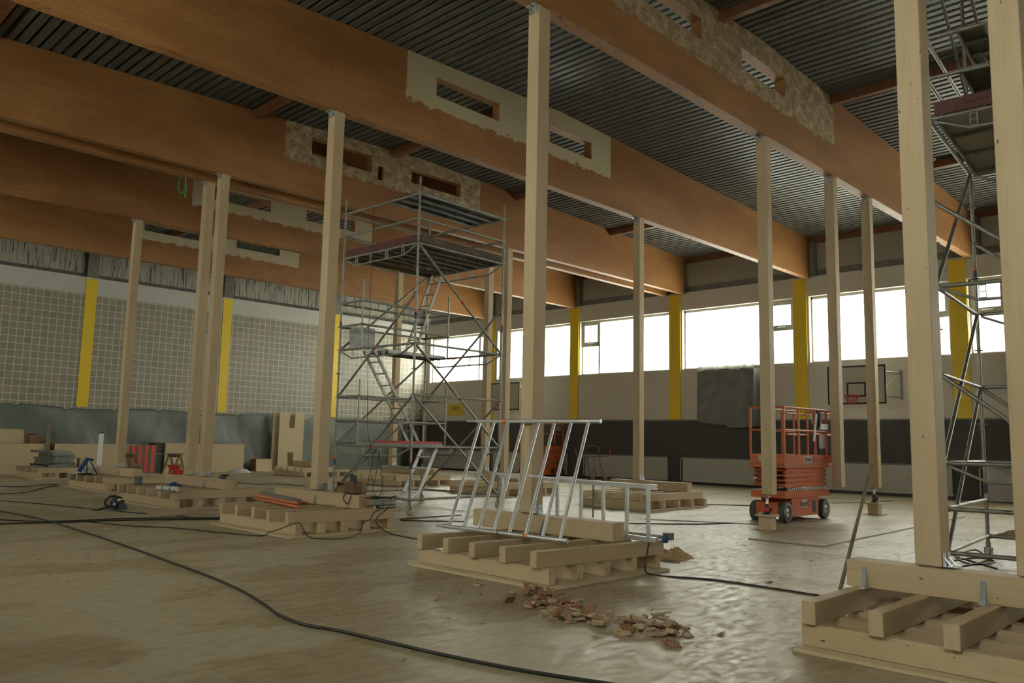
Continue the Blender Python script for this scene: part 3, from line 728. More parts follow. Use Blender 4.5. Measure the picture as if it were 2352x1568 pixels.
# ------------------------------------------------------------------ guard frames leaning on the front crib
t = empty('guard_frame', (6.42, 6.4, zE-.205+.0)); zL = .375
bot = [at(x, y, zL+.02) for x, y in ((1032, 1209), (1065, 1213), (1097, 1217), (1131.5, 1221), (1168.5, 1225), (1205.5, 1230), (1245, 1235), (1286, 1240))]
XT = 7.44
topp = [atX(x, 967, XT) for x in (1103.6, 1135.7, 1167.9, 1201.8, 1236.6, 1274, 1311.6, 1351.8)]
b0, b1 = bot[0], bot[-1]; t0, t1 = topp[0], topp[-1]
db, dt = (b1-b0), (t1-t0)
bot = [b0+db*(i/7) for i in range(8)]
topp = [t0+dt*(i/7) for i in range(8)]
ext_b = db/7; ext_t = dt/7
MB().tube([b0-ext_b*.45, b1+ext_b*.42], .024, 12).build('bottom_tube', M['alu'], t); MB().tube([b0-ext_b*.9, b0-ext_b*.45], .016, 10).build('spigot', M['alu'], t)
MB().tube([t0-ext_t*.3, t1+ext_t*.7], .024, 12).build('top_tube', M['alu'], t); MB().tube([t0-ext_t*1.0, t0-ext_t*.3], .015, 10).build('spigot', M['alu'], t)
for p, q in zip(bot, topp): MB().tube([p, q], .021, 10).build('rung', M['alu'], t)
for i in (0, 2, 4, 6):
    MB().bar(bot[i].lerp(topp[i], .5), bot[i+1].lerp(topp[i+1], .5), .02, .03).build('spacer_bar', M['alu'], t)
k = b0.lerp(b1, .70); MB().tube([k, k+db*.03], .0255, 12, False).build('orange_band', M['sticker_o'], t)
k = t0.lerp(t1, .235); MB().tube([k, k+dt*.035], .0255, 12, False).build('orange_band', M['sticker_o'], t)
k = b0.lerp(b1, .47); MB().tube([k, k+db*.006], .027, 12).build('locking_pin', M['black'], t)
tag(t, 'silver aluminium guard frame of eight bars leaning against the central post', 'guard frame')
t = empty('guard_frame', (7.9, 6.8, .36))
P0 = Vector((7.80, 5.42, 0)); P1 = Vector((8.22, 8.2, 0)); zl, zu = .375, .955
def z_(p, z): return Vector((p.x, p.y, z))
MB().bar(z_(P0, zu), z_(P1, zu), .04, .05).build('top_rail', M['alu'], t); MB().bar(z_(P0, zl), z_(P1, zl), .04, .05).build('bottom_rail', M['alu'], t)
for f_ in (0.0, .12, .26, .40, .56, .84, .98):
    p = P0.lerp(P1, f_); MB().bar(z_(p, zl+.025), z_(p, zu-.025), .035, .035).build('upright', M['alu'], t)
p = P0-(P1-P0).normalized()*.06; MB().box(p.x-.03, p.x+.03, p.y-.05, p.y+.05, zu-.03, zu+.03).build('end_clamp', M['alu'], t)
MB().box(p.x-.03, p.x+.03, p.y-.05, p.y+.05, zl-.02, zl+.03).build('end_clamp', M['alu'], t)
p2 = p-(P1-P0).normalized()*.06; MB().tube([z_(p2, zu), z_(p2-(P1-P0).normalized()*.05, zu)], .008, 6).build('orange_pin', M['sticker_o'], t)
tag(t, 'silver square-tube frame standing upright behind the header beam of the front crib', 'guard frame')
t = empty('clamp_rail', (8.0, 5.3, .36)); a = Vector((8.02, 6.2, .395)); b = Vector((7.97, 5.28, .395))
MB().bar(a, b, .05, .04).build('rail', M['galv'], t); MB().box(b.x-.05, b.x+.04, b.y-.06, b.y+.03, .375, .45).build('jaw', M['darkmetal'], t); MB().lathe([(0, -.02), (.035, -.02), (.035, .02), (0, .02)], (b.x-.06, b.y-.01, .375), (0, 1, 0)).build('blue_knob', M['blue'], t)
tag(t, 'grey rail with blue clamp knob lying at the right end of the front crib', 'clamp rail')

# ------------------------------------------------------------------ scissor lifts
def lift(name, loc, rz, label, logo=True):
    t = empty(name, loc, rz); O = M['orange']
    # local: x from 0 to 2.08 (length), y from 0 (near side) to .70, z up
    def b(nm, mat, x0, x1, y0, y1, z0, z1, par=t, bv=.004): return MB().box(x0, x1, y0, y1, z0, z1).build(nm, mat, par, local=True, bevel=bv)
    MB().prism([(.42, .10), (1.56, .10), (1.60, .46), (.38, .46)], 'y', .03, .67).build('chassis', O, t, local=True, bevel=.006)
    b('battery_recess', M['black'], 1.28, 1.45, .022, .03, .16, .38)
    b('chassis_frame', O, .04, 2.04, .0, .70, .46, .60); b('cross_plate', M['galv_dark'], .04, 2.04, .04, .66, .601, .606)
    b('front_axle_housing', O, .0, .30, .12, .58, .14, .38); b('rear_axle_housing', O, 1.7, 2.0, .12, .58, .14, .38)
    for wx in (.16, 1.86):
        for wy, sgn in ((.055, -1), (.645, 1)):
            wv = MB().lathe([(.10, -.06), (.185, -.06), (.2, -.045), (.2, .045), (.185, .06), (.10, .06)], (wx, wy, .2), (0, 1, 0), 28).build('wheel', M['tyre'], t, local=True)
            MB().lathe([(0, sgn*.05), (.03, sgn*.058), (.035, sgn*.045), (.13, sgn*.045), (.162, sgn*.064), (.165, sgn*.03), (0, sgn*.03)], (wx, wy, .2), (0, 1, 0), 24).build('hub', M['hub'], wv, local=True)
            MB().lathe([(0, sgn*.07), (.018, sgn*.07), (.02, sgn*.05), (0, sgn*.05)], (wx, wy, .2), (0, 1, 0), 10).build('axle_nut', M['brass'], wv, local=True)
    # folded scissor arms, zigzag ends
    zs = [.655, .75, .845, .94, 1.03]
    for i in range(4):
        za, zb = zs[i]+.004, zs[i+1]-.004; zm = (za+zb)/2; e = .07 if i % 2 else .0
        for y0, y1 in ((.03, .075), (.625, .67)):
            poly = [(.14+e, za), (1.90-e, za), (1.97-e*.2, zm), (1.90-e, zb), (.14+e, zb), (.07+e*.2, zm)] if i in (0, 2) else [(.05, za), (1.99, za), (1.86, zb), (.18, zb)] if i == 3 else [(.2, za), (1.84, za), (1.99, zm), (1.84, zb), (.2, zb), (.05, zm)]
            MB().prism(poly, 'y', y0-.01, y1).build('scissor_arm', O, t, local=True, bevel=.003)
        for xx in (.14, 1.86): MB().tube([(xx, .05, zm), (xx, .65, zm)], .022, 8).build('cross_tube', O, t, local=True)
        MB().tube([(1.0, .02, zm), (1.0, .68, zm)], .018, 10).build('pivot_pin', M['brass'], t, local=True)
    b('platform_frame', O, .02, 2.0, -.02, .72, 1.03, 1.10); b('platform_floor', M['galv_dark'], .03, 2.0, 0, .70, 1.10, 1.115)
    b('kick_plate', O, .06, 1.98, -.012, .0, 1.115, 1.29); b('kick_plate', O, .06, 1.98, .70, .712, 1.115, 1.29); b('kick_plate', O, .02, .032, .0, .70, 1.115, 1.29)
    if logo: b('extension_deck', O, 2.0, 2.55, .03, .67, 1.06, 1.12)
    if logo: b('extension_kick_plate', O, 2.54, 2.552, .03, .67, 1.12, 1.28)
    # guard rails
    def rail(pts, nm='guard_rail', r=.02): MB().tube(pts, r, 8).build(nm, O, t, local=True)
    for yy in (0.0, .70):
        for xx in (.06, .68, 1.42, 1.96): MB().bar((xx, yy, 1.29), (xx, yy, 2.2), .045, .035).build('rail_post', O, t, local=True)
        rail([(.04, yy, 2.20), (1.98, yy, 2.20)]); rail([(.04, yy, 1.76), (1.98, yy, 1.76)])
    for xx in ((.04, 2.50) if logo else (.04, 1.97)):
        rail([(xx, .0, 2.2), (xx, .70, 2.2)]); rail([(xx, .0, 1.76), (xx, .70, 1.76)])
    for yy in (.35,): MB().bar((.04, yy, 1.29), (.04, yy, 1.76), .04, .03).build('gate_post', O, t, local=True)
    for yy in ((.05, .65) if logo else ()):
        MB().bar((2.5, yy, 1.12), (2.5, yy, 2.2), .04, .035).build('rail_post', O, t, local=True); rail([(1.5, yy, 2.14), (2.5, yy, 2.14)]); rail([(1.5, yy, 1.7), (2.5, yy, 1.7)])
    if logo:
        def sticker(x, z, w_, h, y=-.0005, par=t):
            q = MB().box(x-w_/2, x+w_/2, y-.0015, y, z-h/2, z+h/2).build('logo_sticker', M['board'], par, local=True)
            text('Boels', h*1.02, (x, y-.0025, z), ROT_NY, M['ink'], q, bold=.002)
            MB().box(x+w_/2, x+w_/2+w_*.42, y-.0014, y, z-h/2, z+h/2).build('small_sticker', M['hoopred'], q, local=True)
            text('RENT', h*.25, (x+w_*.72, y-.0025, z), ROT_NY, M['board'], q)
        sticker(1.05, 1.20, .36, .13, -.0125); sticker(.62, .97, .30, .085, .028); sticker(1.28, .87, .30, .085, .028); sticker(.62, .77, .30, .085, .028); sticker(.92, .34, .30, .15, .027)
        MB().box(.15, 1.9, -.001, .027, .605, .645).build('hazard_strip', M['hazard'], t, local=True)
        qb = MB().box(.0185, .02, .18, .52, 1.155, 1.265).build('logo_sticker', M['board'], t, local=True); text('Boels', .11, (.0175, .35, 1.21), ROT_NX, M['ink'], qb, bold=.002)
        # control box, tube lamp, poster
        b('control_box', M['white'], 1.62, 1.86, .03, .16, 1.92, 2.12, bv=.01); MB().lathe([(0, 0), (.04, 0), (.03, .05), (.012, .06), (.012, .11), (0, .11)], (1.74, .09, 2.12)).build('joystick', M['black'], t, local=True)
        b('camera_housing', M['black'], 1.50, 1.66, -.06, .1, 1.84, 2.16, bv=.03); b('white_bracket', M['white'], 1.55, 1.9, -.08, -.03, 1.80, 1.92, bv=.01)
        b('manual_sheet', M['poster'], 1.60, 1.88, -.004, -.001, 1.42, 1.72); b('manual_pouch', M['black'], 1.60, 1.88, -.01, .05, 1.29, 1.42)
        MB().bar((1.42, -.045, 2.12), (1.26, -.045, 1.56), .02, .035, up=(0, 1, 0)).build('lamp_tube', M['white'], t, local=True)
    else: b('control_box', M['galv_dark'], 1.62, 1.86, .03, .16, 1.92, 2.12, bv=.01)
    tag(t, label, 'scissor lift'); return t
lift('scissor_lift', (14.88, 7.26, 0), 0.0, 'orange scissor lift behind the jacked post, with stickers reading Boels on its side')
lift('scissor_lift', (24.6, 22.8, 0), 0.0, 'second orange scissor lift far back, half hidden by the central post', logo=False)

# ------------------------------------------------------------------ window wall furniture
rad_spans = [(32.0, 27.85, 0), (27.2, 22.73, 0), (21.74, 17.7, 0), (17.06, 12.6, 0), (12.2, 7.75, 0), (6.95, 2.75, 0)]
rl = ['in the far corner bay', 'behind the second orange lift', 'behind the hand truck', 'just left of the big orange lift', 'behind the big orange lift and hanging post', 'at the right edge behind the scaffold leg']
for (b_, a_, _), nm in zip(rad_spans, rl):
    t = empty('radiator', (XR-.1, (a_+b_)/2, .1))
    MB().box(XR-.13, XR-.05, a_+.02, b_-.02, .16, .95).build('panel', M['radiator'], t, bevel=.004)
    MB().box(XR-.15, XR-.04, a_, b_, .95, 1.0).build('top_grille', M['concrete'], t); MB().box(XR-.12, XR-.06, a_, b_, .09, .16).build('bottom_rail', M['frame'], t)
    MB().tube([(XR-.1, b_+.08, .12), (XR-.1, b_+.08, .92), (XR-.1, b_+.02, .94)], .022, 8).build('supply_pipe', M['frame'], t)
    for yy in (a_+.5, b_-.5): MB().box(XR-.1, XR-.045, yy, yy+.05, 0, .1).build('foot', M['black'], t)
    tag(t, 'long pale flat radiator against the dark wall, ' + nm, 'radiator', 'radiators along the window wall')
def backboard(yc, label):
    X = 25.67; t = empty('basketball_backboard', (X, yc, 2.8)); hw = .9
    MB().box(X, X+.03, yc-hw, yc+hw, 2.8, 4.0).build('board', M['board'], t)
    mb = MB(); e = .05; q = X-.003
    def rect(y0, y1, z0, z1, e):
        mb.box(q, X, y0, y1, z0, z0+e); mb.box(q, X, y0, y1, z1-e, z1); mb.box(q, X, y0, y0+e, z0+e, z1-e); mb.box(q, X, y1-e, y1, z0+e, z1-e)
    rect(yc-hw, yc+hw, 2.8, 4.0, .05); rect(yc-.295, yc+.295, 3.03, 3.48, .05); mb.build('line_marking', M['ink'], t)
    hoop = MB().tube([(X-.38+.225*math.cos(a), yc+.225*math.sin(a), 3.05) for a in [2*PI*i/24 for i in range(25)]], .009, 6, False)
    hoop.box(X-.16, X, yc-.06, yc+.06, 3.0, 3.06); hp = hoop.build('hoop', M['hoopred'], t)
    nm = MB()
    for i in range(12):
        a = 2*PI*i/12; a2 = a+PI/12; nm.tube([(X-.38+.22*math.cos(a), yc+.22*math.sin(a), 3.04), (X-.38+.15*math.cos(a2), yc+.15*math.sin(a2), 2.92), (X-.38+.12*math.cos(a), yc+.12*math.sin(a), 2.80)], .006, 4)
        nm.tube([(X-.38+.22*math.cos(a), yc+.22*math.sin(a), 3.04), (X-.38+.15*math.cos(a-PI/12), yc+.15*math.sin(a-PI/12), 2.92), (X-.38+.12*math.cos(a), yc+.12*math.sin(a), 2.80)], .006, 4)
    nm.build('net', M['inkred'], hp, local=False)
    mb = MB()
    for s_ in (-.65, .65):
        for z in (3.05, 3.82): mb.tube([(X+.03, yc+s_*.8, z), (XR-.02, yc+s_*1.05-.25, z)], .02, 8)
        mb.tube([(XR-.03, yc+s_*1.05-.25, 2.98), (XR-.03, yc+s_*1.05-.25, 3.9)], .03, 8)
        mb.tube([(X+.05, yc+s_*.8, 3.05), (XR-.05, yc+s_*1.05-.25, 3.8)], .01, 6)
    mb.build('wall_bracket', M['galv_dark'], t)
    tag(t, label, 'basketball hoop')
backboard(10.08, 'basketball backboard on the window wall above the big orange lift')
backboard(25.45, 'basketball backboard partly hidden behind the slim posts right of the scaffold')
t = empty('wall_sign', (XR-.05, 29.97, 2.65)); MB().box(XR-.02, XR-.0005, 29.42, 30.53, 2.64, 3.19).build('plate', M['signyellow'], t)
text('S033', .24, (XR-.022, 29.97, 2.95), ROT_NX @ Matrix.Diagonal((1.1, 1, 1)), M['ink'], t, local=False, bold=.002)
tag(t, 'yellow wall sign reading S033 behind the scaffold', 'sign')
# wrapped box
t = empty('wrapped_wall_box', (26.6, 15.0, 2.1))
mb = MB(); N = 24; K = 20; vs = []; X0 = 26.25
def wv(y, z): return .02*math.sin(y*9+z*2)+.015*math.sin(y*21+1)+.012*math.sin(z*13+y*5)
for i in range(N+1):
    for j in range(K+1):
        y = 13.85+2.25*i/N; z = 2.32-.14*math.sin(i/N*3)*(1-j/K)-.2*(1-i/N)*(1-j/K)*(1 if i < 12 else 0)+(4.15-2.3)*j/K
        vs.append((X0+wv(y, z), y, z))
f = [(i*(K+1)+j, (i+1)*(K+1)+j, (i+1)*(K+1)+j+1, i*(K+1)+j+1) for i in range(N) for j in range(K)]
mb.add(vs, f, True)
for i in (0, N):
    ed = [vs[i*(K+1)+j] for j in range(K+1)]; mb.add(ed+[(26.84, e[1], e[2]) for e in ed], [(j, j+1, K+2+j, K+1+j) for j in range(K)], True)
mb.build('grey_sheet', M['greywrap'], t)
mb = MB(); vs = []
for i in range(N+1):
    y = 13.83+2.28*i/N; vs += [(X0-.02, y, 4.12+.02*math.sin(i)), (X0+.1, y, 4.30+.015*math.sin(i*1.7)), (26.84, y, 4.38)]
mb.add(vs, [(3*i+k, 3*i+3+k, 3*i+4+k, 3*i+1+k) for i in range(N) for k in (0, 1)], True); mb.build('clear_film_top', M['palefilm'], t)
mb = MB()
for yy in (14.2, 14.45, 15.5, 15.8): mb.tube([(26.3, yy, 4.2), (26.4, yy, 4.62)], .01, 5)
mb.build('tie_wire', M['galv_dark'], t)
tag(t, 'grey sheet-wrapped box mounted on the window wall left of the jacked post', 'wrapped box')

# ------------------------------------------------------------------ plastic sheet on the tiled wall
mb = MB(); NX, NZ = 260, 22; vs = []; xa, xb = XL+.1, 25.4
for i in range(NX+1):
    x = xa+(xb-xa)*i/NX
    for j in range(NZ+1):
        t_ = j/NZ; tz = 2.36-.05*math.sin(x*1.3)-(.06 if (x*0.6) % 1 < .1 else 0)
        z = .02+(tz-.02)*t_
        f_ = (1-t_)
        y = YL-.05-.05*f_-.012*math.sin(x*11+3*math.sin(z*2+x))*(.15+f_)-.03*math.sin(x*2.3+z*2.5)-.02*math.sin(x*5.1-z*3)*(1-t_)
        vs.append((x, y, z))
mb.add(vs, [(i*(NZ+1)+j, (i+1)*(NZ+1)+j, (i+1)*(NZ+1)+j+1, i*(NZ+1)+j+1) for i in range(NX) for j in range(NZ)], True)
o = mb.build('plastic_sheet', M['sheet']); o.modifiers.new('t', 'SOLIDIFY').thickness = .003
tag(o, 'blue-grey plastic dust sheet draped over the lower half of the tiled wall', 'dust sheet')

# ------------------------------------------------------------------ stacked boards along the tiled wall
def board_stack(x0, x1, y0, y1, z1, label, lean=0., n=12):
    t = empty('board_stack', ((x0+x1)/2, (y0+y1)/2, 0))
    w_ = (y1-y0)/n
    for i in range(n):
        a = y0+i*w_; d = random.uniform(-.01, .01)
        mb = MB(); l = lean*(1)
        mb.add([(x0+d, a, 0), (x1+d, a, 0), (x1+d, a+w_*.93, 0), (x0+d, a+w_*.93, 0), (x0+d, a+l, z1+d), (x1+d, a+l, z1+d), (x1+d, a+w_*.93+l, z1+d), (x0+d, a+w_*.93+l, z1+d)],
               [(0, 3, 2, 1), (4, 5, 6, 7), (0, 1, 5, 4), (3, 7, 6, 2), (0, 4, 7, 3), (1, 2, 6, 5)])
        mb.build('board', M['particle'] if i == 0 else M['particle_edge'], t)
    tag(t, label, 'board stack'); return t
board_stack(5.6, 9.15, 31.2, 31.75, 1.03, 'long stack of upright particle boards at the left picture edge')
board_stack(9.45, 12.35, 31.2, 31.8, 1.03, 'stack of upright particle boards behind the white measuring post')
board_stack(13.25, 16.45, 31.1, 31.85, 1.10, 'stack of upright particle boards behind the twin posts')
board_stack(17.15, 17.85, 31.3, 31.8, .50, 'small low stack of boards left of the tall cut boards', lean=.05, n=8)
o = MB().box(12.0, 12.9, 31.05, 31.12, .02, 1.02).build('striped_panel', M['redstripe'], origin=(12, 31.05, 0)); tag(o, 'red and brown striped panel behind the leftmost post', 'panel')
o = MB().box(12.92, 13.2, 31.2, 31.9, 0, 1.12).build('dark_board', M['pad'], bevel=.01); tag(o, 'dark upright board between striped panel and board stack', 'board')
# tall cut boards
def cutboard(x0, y0, x1, y1, label, gap):
    t = MB(); H = 2.48; l = .1
    w_ = x1-x0; nx0, nx1 = x0+w_*.38, x0+w_*.62
    def P(a, b, za, zb):
        t.add([(a, y0+l*za/H*0+.0, za), (b, y0, za), (b, y0+.03, za), (a, y0+.03, za), (a, y0, zb), (b, y0, zb), (b, y0+.03, zb), (a, y0+.03, zb)],
              [(0, 3, 2, 1), (4, 5, 6, 7), (0, 1, 5, 4), (3, 7, 6, 2), (0, 4, 7, 3), (1, 2, 6, 5)])
    P(x0, nx0, 0, H); P(nx1, x1, 0, H); P(nx0, nx1, .78, 1.82)
    o = t.build('cut_board', M['particle']); tag(o, label, 'board')
cutboard(18.35, 31.75, 19.55, 31.8, 'tall H-shaped cut board leaning at the tiled wall, front one', 0)
cutboard(18.15, 31.95, 19.35, 32, 'tall H-shaped cut board just behind its twin', 0)
# boards and box on top of the left stack
o = MB().add([(6.9, 31.35, 1.04), (8.55, 31.35, 1.04), (8.55, 31.38, 1.04), (6.9, 31.38, 1.04), (6.92, 31.75, 1.52), (8.6, 31.75, 1.50), (8.6, 31.78, 1.50), (6.92, 31.78, 1.52)], [(0, 3, 2, 1), (4, 5, 6, 7), (0, 1, 5, 4), (3, 7, 6, 2), (0, 4, 7, 3), (1, 2, 6, 5)]).build('panel_sheet', M['particle']); tag(o, 'pale panel leaning on top of the left board stack', 'panel')
t = empty('cardboard_box', (8.8, 31.45, 1.04)); MB().box(8.65, 9.0, 31.3, 31.6, 1.035, 1.33, rz=.2).build('carton', M['cardboard'], t); MB().add([(8.6, 31.3, 1.33), (8.85, 31.25, 1.33), (8.8, 31.1, 1.36), (8.58, 31.15, 1.36)], [(0, 1, 2, 3)]).build('flap', M['cardboard'], t)
tag(t, 'small brown cardboard box on top of the left board stack', 'box')
o = MB().bar((9.22, 31.0, 0), (9.2, 31.3, 1.78), .14, .05, up=(0, 1, 0)).build('leaning_plank', M['oldwood']); tag(o, 'upright wooden plank between the two left board stacks', 'plank')
# sawhorses with board
def sawhorse(x, y, label):
    t = empty('sawhorse', (x, y, 0)); MB().box(x-.04, x+.04, y-.5, y+.5, .66, .76).build('top_beam', M['oldwood'], t)
    for s_ in (-1, 1):
        for q in (-.4, .4): MB().bar((x+s_*.25, y+q, 0), (x+s_*.03, y+q, .70), .05, .06).build('leg', M['oldwood'], t)
    MB().box(x-.14, x+.14, y-.43, y-.40, .32, .45).build('gusset', M['oldwood'], t)
    tag(t, label, 'sawhorse')
sawhorse(10.9, 28.3, 'weathered sawhorse left of the leftmost post'); sawhorse(12.35, 28.2, 'weathered sawhorse before the red striped panel')
o = MB().box(10.6, 12.7, 27.95, 28.35, .762, .79).build('trestle_board', M['oldwood']); tag(o, 'board laid across the two sawhorses', 'board')
# steel decks on the left crib
for i, (dx, dy, L_, r) in enumerate([(.0, 0, 1.9, .0), (.15, .08, 1.8, .05), (.1, -.06, 1.9, -.03), (.12, .1, 1.8, .04), (.18, .02, 1.7, .02), (.12, -.1, 1.75, -.06), (.0, .1, 1.6, .1)]):
    z = zA+.002+.072*i; x = 8.35+dx; y = 28.25+dy
    mb = MB().box(x, x+.62, y-.2, y+L_-.3, z+.045, z+.068, rz=r); 
    for e in (0, .6): mb.box(x+e, x+e+.02, y-.2, y+L_-.3, z, z+.068, rz=r, c=(x+.31, y+L_/2-.25, 0))
    for e in (0, .5, 1): yy = y-.2+(L_-.12)*e; mb.box(x, x+.62, yy, yy+.02, z, z+.045, rz=r, c=(x+.31, y+L_/2-.25, 0))
    o = mb.build('steel_deck', M['galv_dark']); tag(o, 'grey perforated steel deck stacked on the leftmost crib, %s in its pile' % ('lowest', 'second from below', 'third from below', 'middle one', 'third from the top', 'second from the top', 'topmost')[i], 'steel deck', 'steel decks stacked on the leftmost crib')
# white post, blue tool
q = at(203, 1079, .35); bx_, by_ = q.x, q.y
t = empty('measuring_post', (9.3, 26.5, 0)); MB().box(9.24, 9.36, 26.46, 26.52, 0.0, 1.42).build('white_profile', M['white'], t); MB().box(9.235, 9.365, 26.455, 26.525, 1.42, 1.46).build('end_cap', M['black'], t)
tag(t, 'white upright profile with black cap near the left cribs', 'profile post')
zt_ = zB-.205; p = Vector((7.82, 23.2, zt_))
t = empty('blue_mitre_tool', (p.x, p.y, zt_)); MB().box(-.16, .16, -.12, .12, 0.001, .03).build('base', M['black'], t, local=True, bevel=.01)
MB().bar((-.16, 0, .08), (.04, .02, .42), .10, .09, up=(0, 1, 0), bev=.02).build('blue_housing', M['blue'], t, local=True); MB().bar((.04, .02, .40), (.18, .02, .38), .07, .05, bev=.01).build('grip', M['blue'], t, local=True)
MB().tube([(.10, .02, .36), (.30, .05, .02)], .016, 8).build('leg', M['black'], t, local=True); MB().tube([(.03, .02, .3), (.03, .0, .02)], .014, 8).build('leg', M['black'], t, local=True)
tag(t, 'blue power tool on thin black legs standing on the second crib from the left', 'power tool')
def crumple(name, c, rx, ry, h, mat, label, cat, seed=1):
    rnd = random.Random(seed); mb = MB(); n, k = 16, 6; vs = [(c[0], c[1], c[2]+h)]
    for j in range(1, k+1):
        for i in range(n):
            a = 2*PI*i/n; f_ = j/k; r = 1+rnd.uniform(-.15, .15)
            vs.append((c[0]+rx*f_*r*math.cos(a), c[1]+ry*f_*r*math.sin(a), c[2]+max(.004, h*(1-f_**2)*(1+rnd.uniform(-.4, .4)))))
    for i in range(n): vs.append((vs[1+(k-1)*n+i][0], vs[1+(k-1)*n+i][1], c[2]+.001))
    fs = [(0, 1+i, 1+(i+1) % n) for i in range(n)] + [(1+j*n+i, 1+(j+1)*n+i, 1+(j+1)*n+(i+1) % n, 1+j*n+(i+1) % n) for j in range(k) for i in range(n)]
    fs.append(tuple(1+k*n+i for i in range(n)))
    mb.add(vs, fs); o = mb.build(name, mat, origin=c); tag(o, label, cat); return o
p = at(205, 1068, zB-.205); crumple('crumpled_cloth', (8.05, 23.62, zB-.205), .42, .22, .17, M['cloth'], 'crumpled white cloth behind the blue power tool', 'cloth', 3)
p = at(115, 1100, 0); crumple('plastic_scrap', (p.x, p.y, 0), .45, .12, .05, M['cloth'], 'crumpled white plastic on the floor before the leftmost crib', 'plastic sheet', 4)
crumple('crumpled_bag', (16.0, 30.55, 0), .45, .35, .16, M['cloth'], 'crumpled pale plastic bag on the floor right of the twin posts', 'plastic bag', 5)
o = MB().box(9.25, 9.55, 27.9, 28.3, zA+.0, zA+.28).build('timber_offcut', PX, bevel=.004); tag(o, 'short square timber offcut right of the steel deck pile', 'timber offcut')

# ------------------------------------------------------------------ circular saw on the floor
p = at(268, 1171, 0); t = empty('circular_saw', (p.x, p.y, 0), -.35)
MB().box(-.15, .17, -.09, .07, .0, .012).build('base_plate', M['darkmetal'], t, local=True)
MB().lathe([(0, -.03), (.12, -.03), (.125, -.02), (.125, .02), (.12, .03), (0, .03)], (0, 0, .135), (0, 1, 0), 24).build('blade_guard', M['black'], t, local=True)
MB().lathe([(0, 0), (.06, 0), (.055, .09), (.03, .12), (0, .12)], (0, .03, .14), (0, 1, 0), 18).build('motor', M['black'], t, local=True)
MB().tube(resample([(-.02, .03, .25), (-.12, .03, .25), (-.20, .03, .17), (-.18, .03, .08), (-.08, .03, .05)], step=.03), .022, 8).build('handle', M['black'], t, local=True)
for q in (.03, -.05): MB().lathe([(0, -.034), (.03, -.034), (.03, -.031), (0, -.031)], (q, 0, .16+q), (0, 1, 0), 12).build('silver_disc', M['alu'], t, local=True)
MB().box(.06, .11, -.033, -.030, .19, .215).build('yellow_label', M['yellow'], t, local=True); MB().bar((-.06, .03, .06), (-.30, .03, .02), .05, .04, bev=.01).build('rear_grip', M['black'], t, local=True)
MB().prism([(.02, .02), (.19, .02), (.15, .11), (.05, .15)], 'y', -.045, -.032).build('lower_guard', M['darkmetal'], t, local=True); MB().tube(resample([(-.28, .03, .02), (-.36, .06, .008), (-.42, -.02, .008), (-.34, -.06, .008), (-.26, .0, .008)], step=.03), .008, 5).build('cord', M['cable'], t, local=True)
tag(t, 'black hand-held circular saw lying on the floor at the left', 'circular saw')

# ------------------------------------------------------------------ items on crib C
zc2 = zC-.205
p = at(322, 1125, zc2); t = empty('paint_tin', (7.22, 18.2, zc2)); MB().lathe([(0, 0), (.085, 0), (.085, .17), (.09, .175), (.075, .18), (0, .175)], (0, 0, .001)).build('can', M['galv'], t, local=True); MB().lathe([(.0855, .03), (.0858, .14)], (0, 0, .001)).build('label_band', M['sheet'], t, local=True); tag(t, 'silver paint tin on the left end of the twin posts crib', 'paint tin')
a = at(362, 1120, zc2+.05); b = at(407, 1123, zc2+.05); t = empty('paper_roll', a.lerp(b, .5)); MB().tube([a, b], .05, 14).build('roll', M['whiteband'], t); 
for f_ in (.3, .7): q = a.lerp(b, f_); MB().tube([q, q+(b-a)*.04], .0515, 14, False).build('black_tape', M['black'], t)
tag(t, 'cream paper roll with two black bands on the twin posts crib', 'roll')
p = at(400, 1116, zc2); t = empty('blue_rag', p); crumple('blue_cloth', (0, 0, .001), .12, .2, .07, M['blue'], None, None, 8).parent = t; tag(t, 'small blue bundle behind the cream paper roll', 'bundle')
t = empty('red_tool_case', (8.12, 18.42, zC), -.1); MB().box(-.10, .10, -.2, .2, .002, .10).build('case', M['red'], t, local=True, bevel=.008); MB().add([(-.12, .05, .11), (.12, .05, .11), (.12, .30, .2), (-.12, .30, .2)], [(0, 1, 2, 3)]).build('lid', M['red'], t, local=True).modifiers.new('t', 'SOLIDIFY').thickness = .012; MB().box(-.121, -.12, -.18, -.02, .02, .09).build('grey_label', M['galv_dark'], t, local=True)
tag(t, 'open red tool case on the header beam left of the twin posts', 'tool case')
p = at(498, 1094, zC); t = empty('work_gloves', (8.12, 16.1, zC)); 
for i in range(3): MB().bar((-.08+.03*i, -.12, .02+.028*i), (-.02+.02*i, .13, .02+.028*i), .09, .022, bev=.008).build('glove', M['darkmetal'] if i % 2 else M['black'], t, local=True)
tag(t, 'pile of dark work gloves on the header right of the twin posts', 'gloves')
a = at(517, 1112, .06); o = MB().tube([at(515, 1111, .05), at(543, 1116, .05)], .035, 8).build('metal_pin', M['oldwood']); tag(o, 'short dark brown rod on the floor right of the twin posts crib', 'rod')

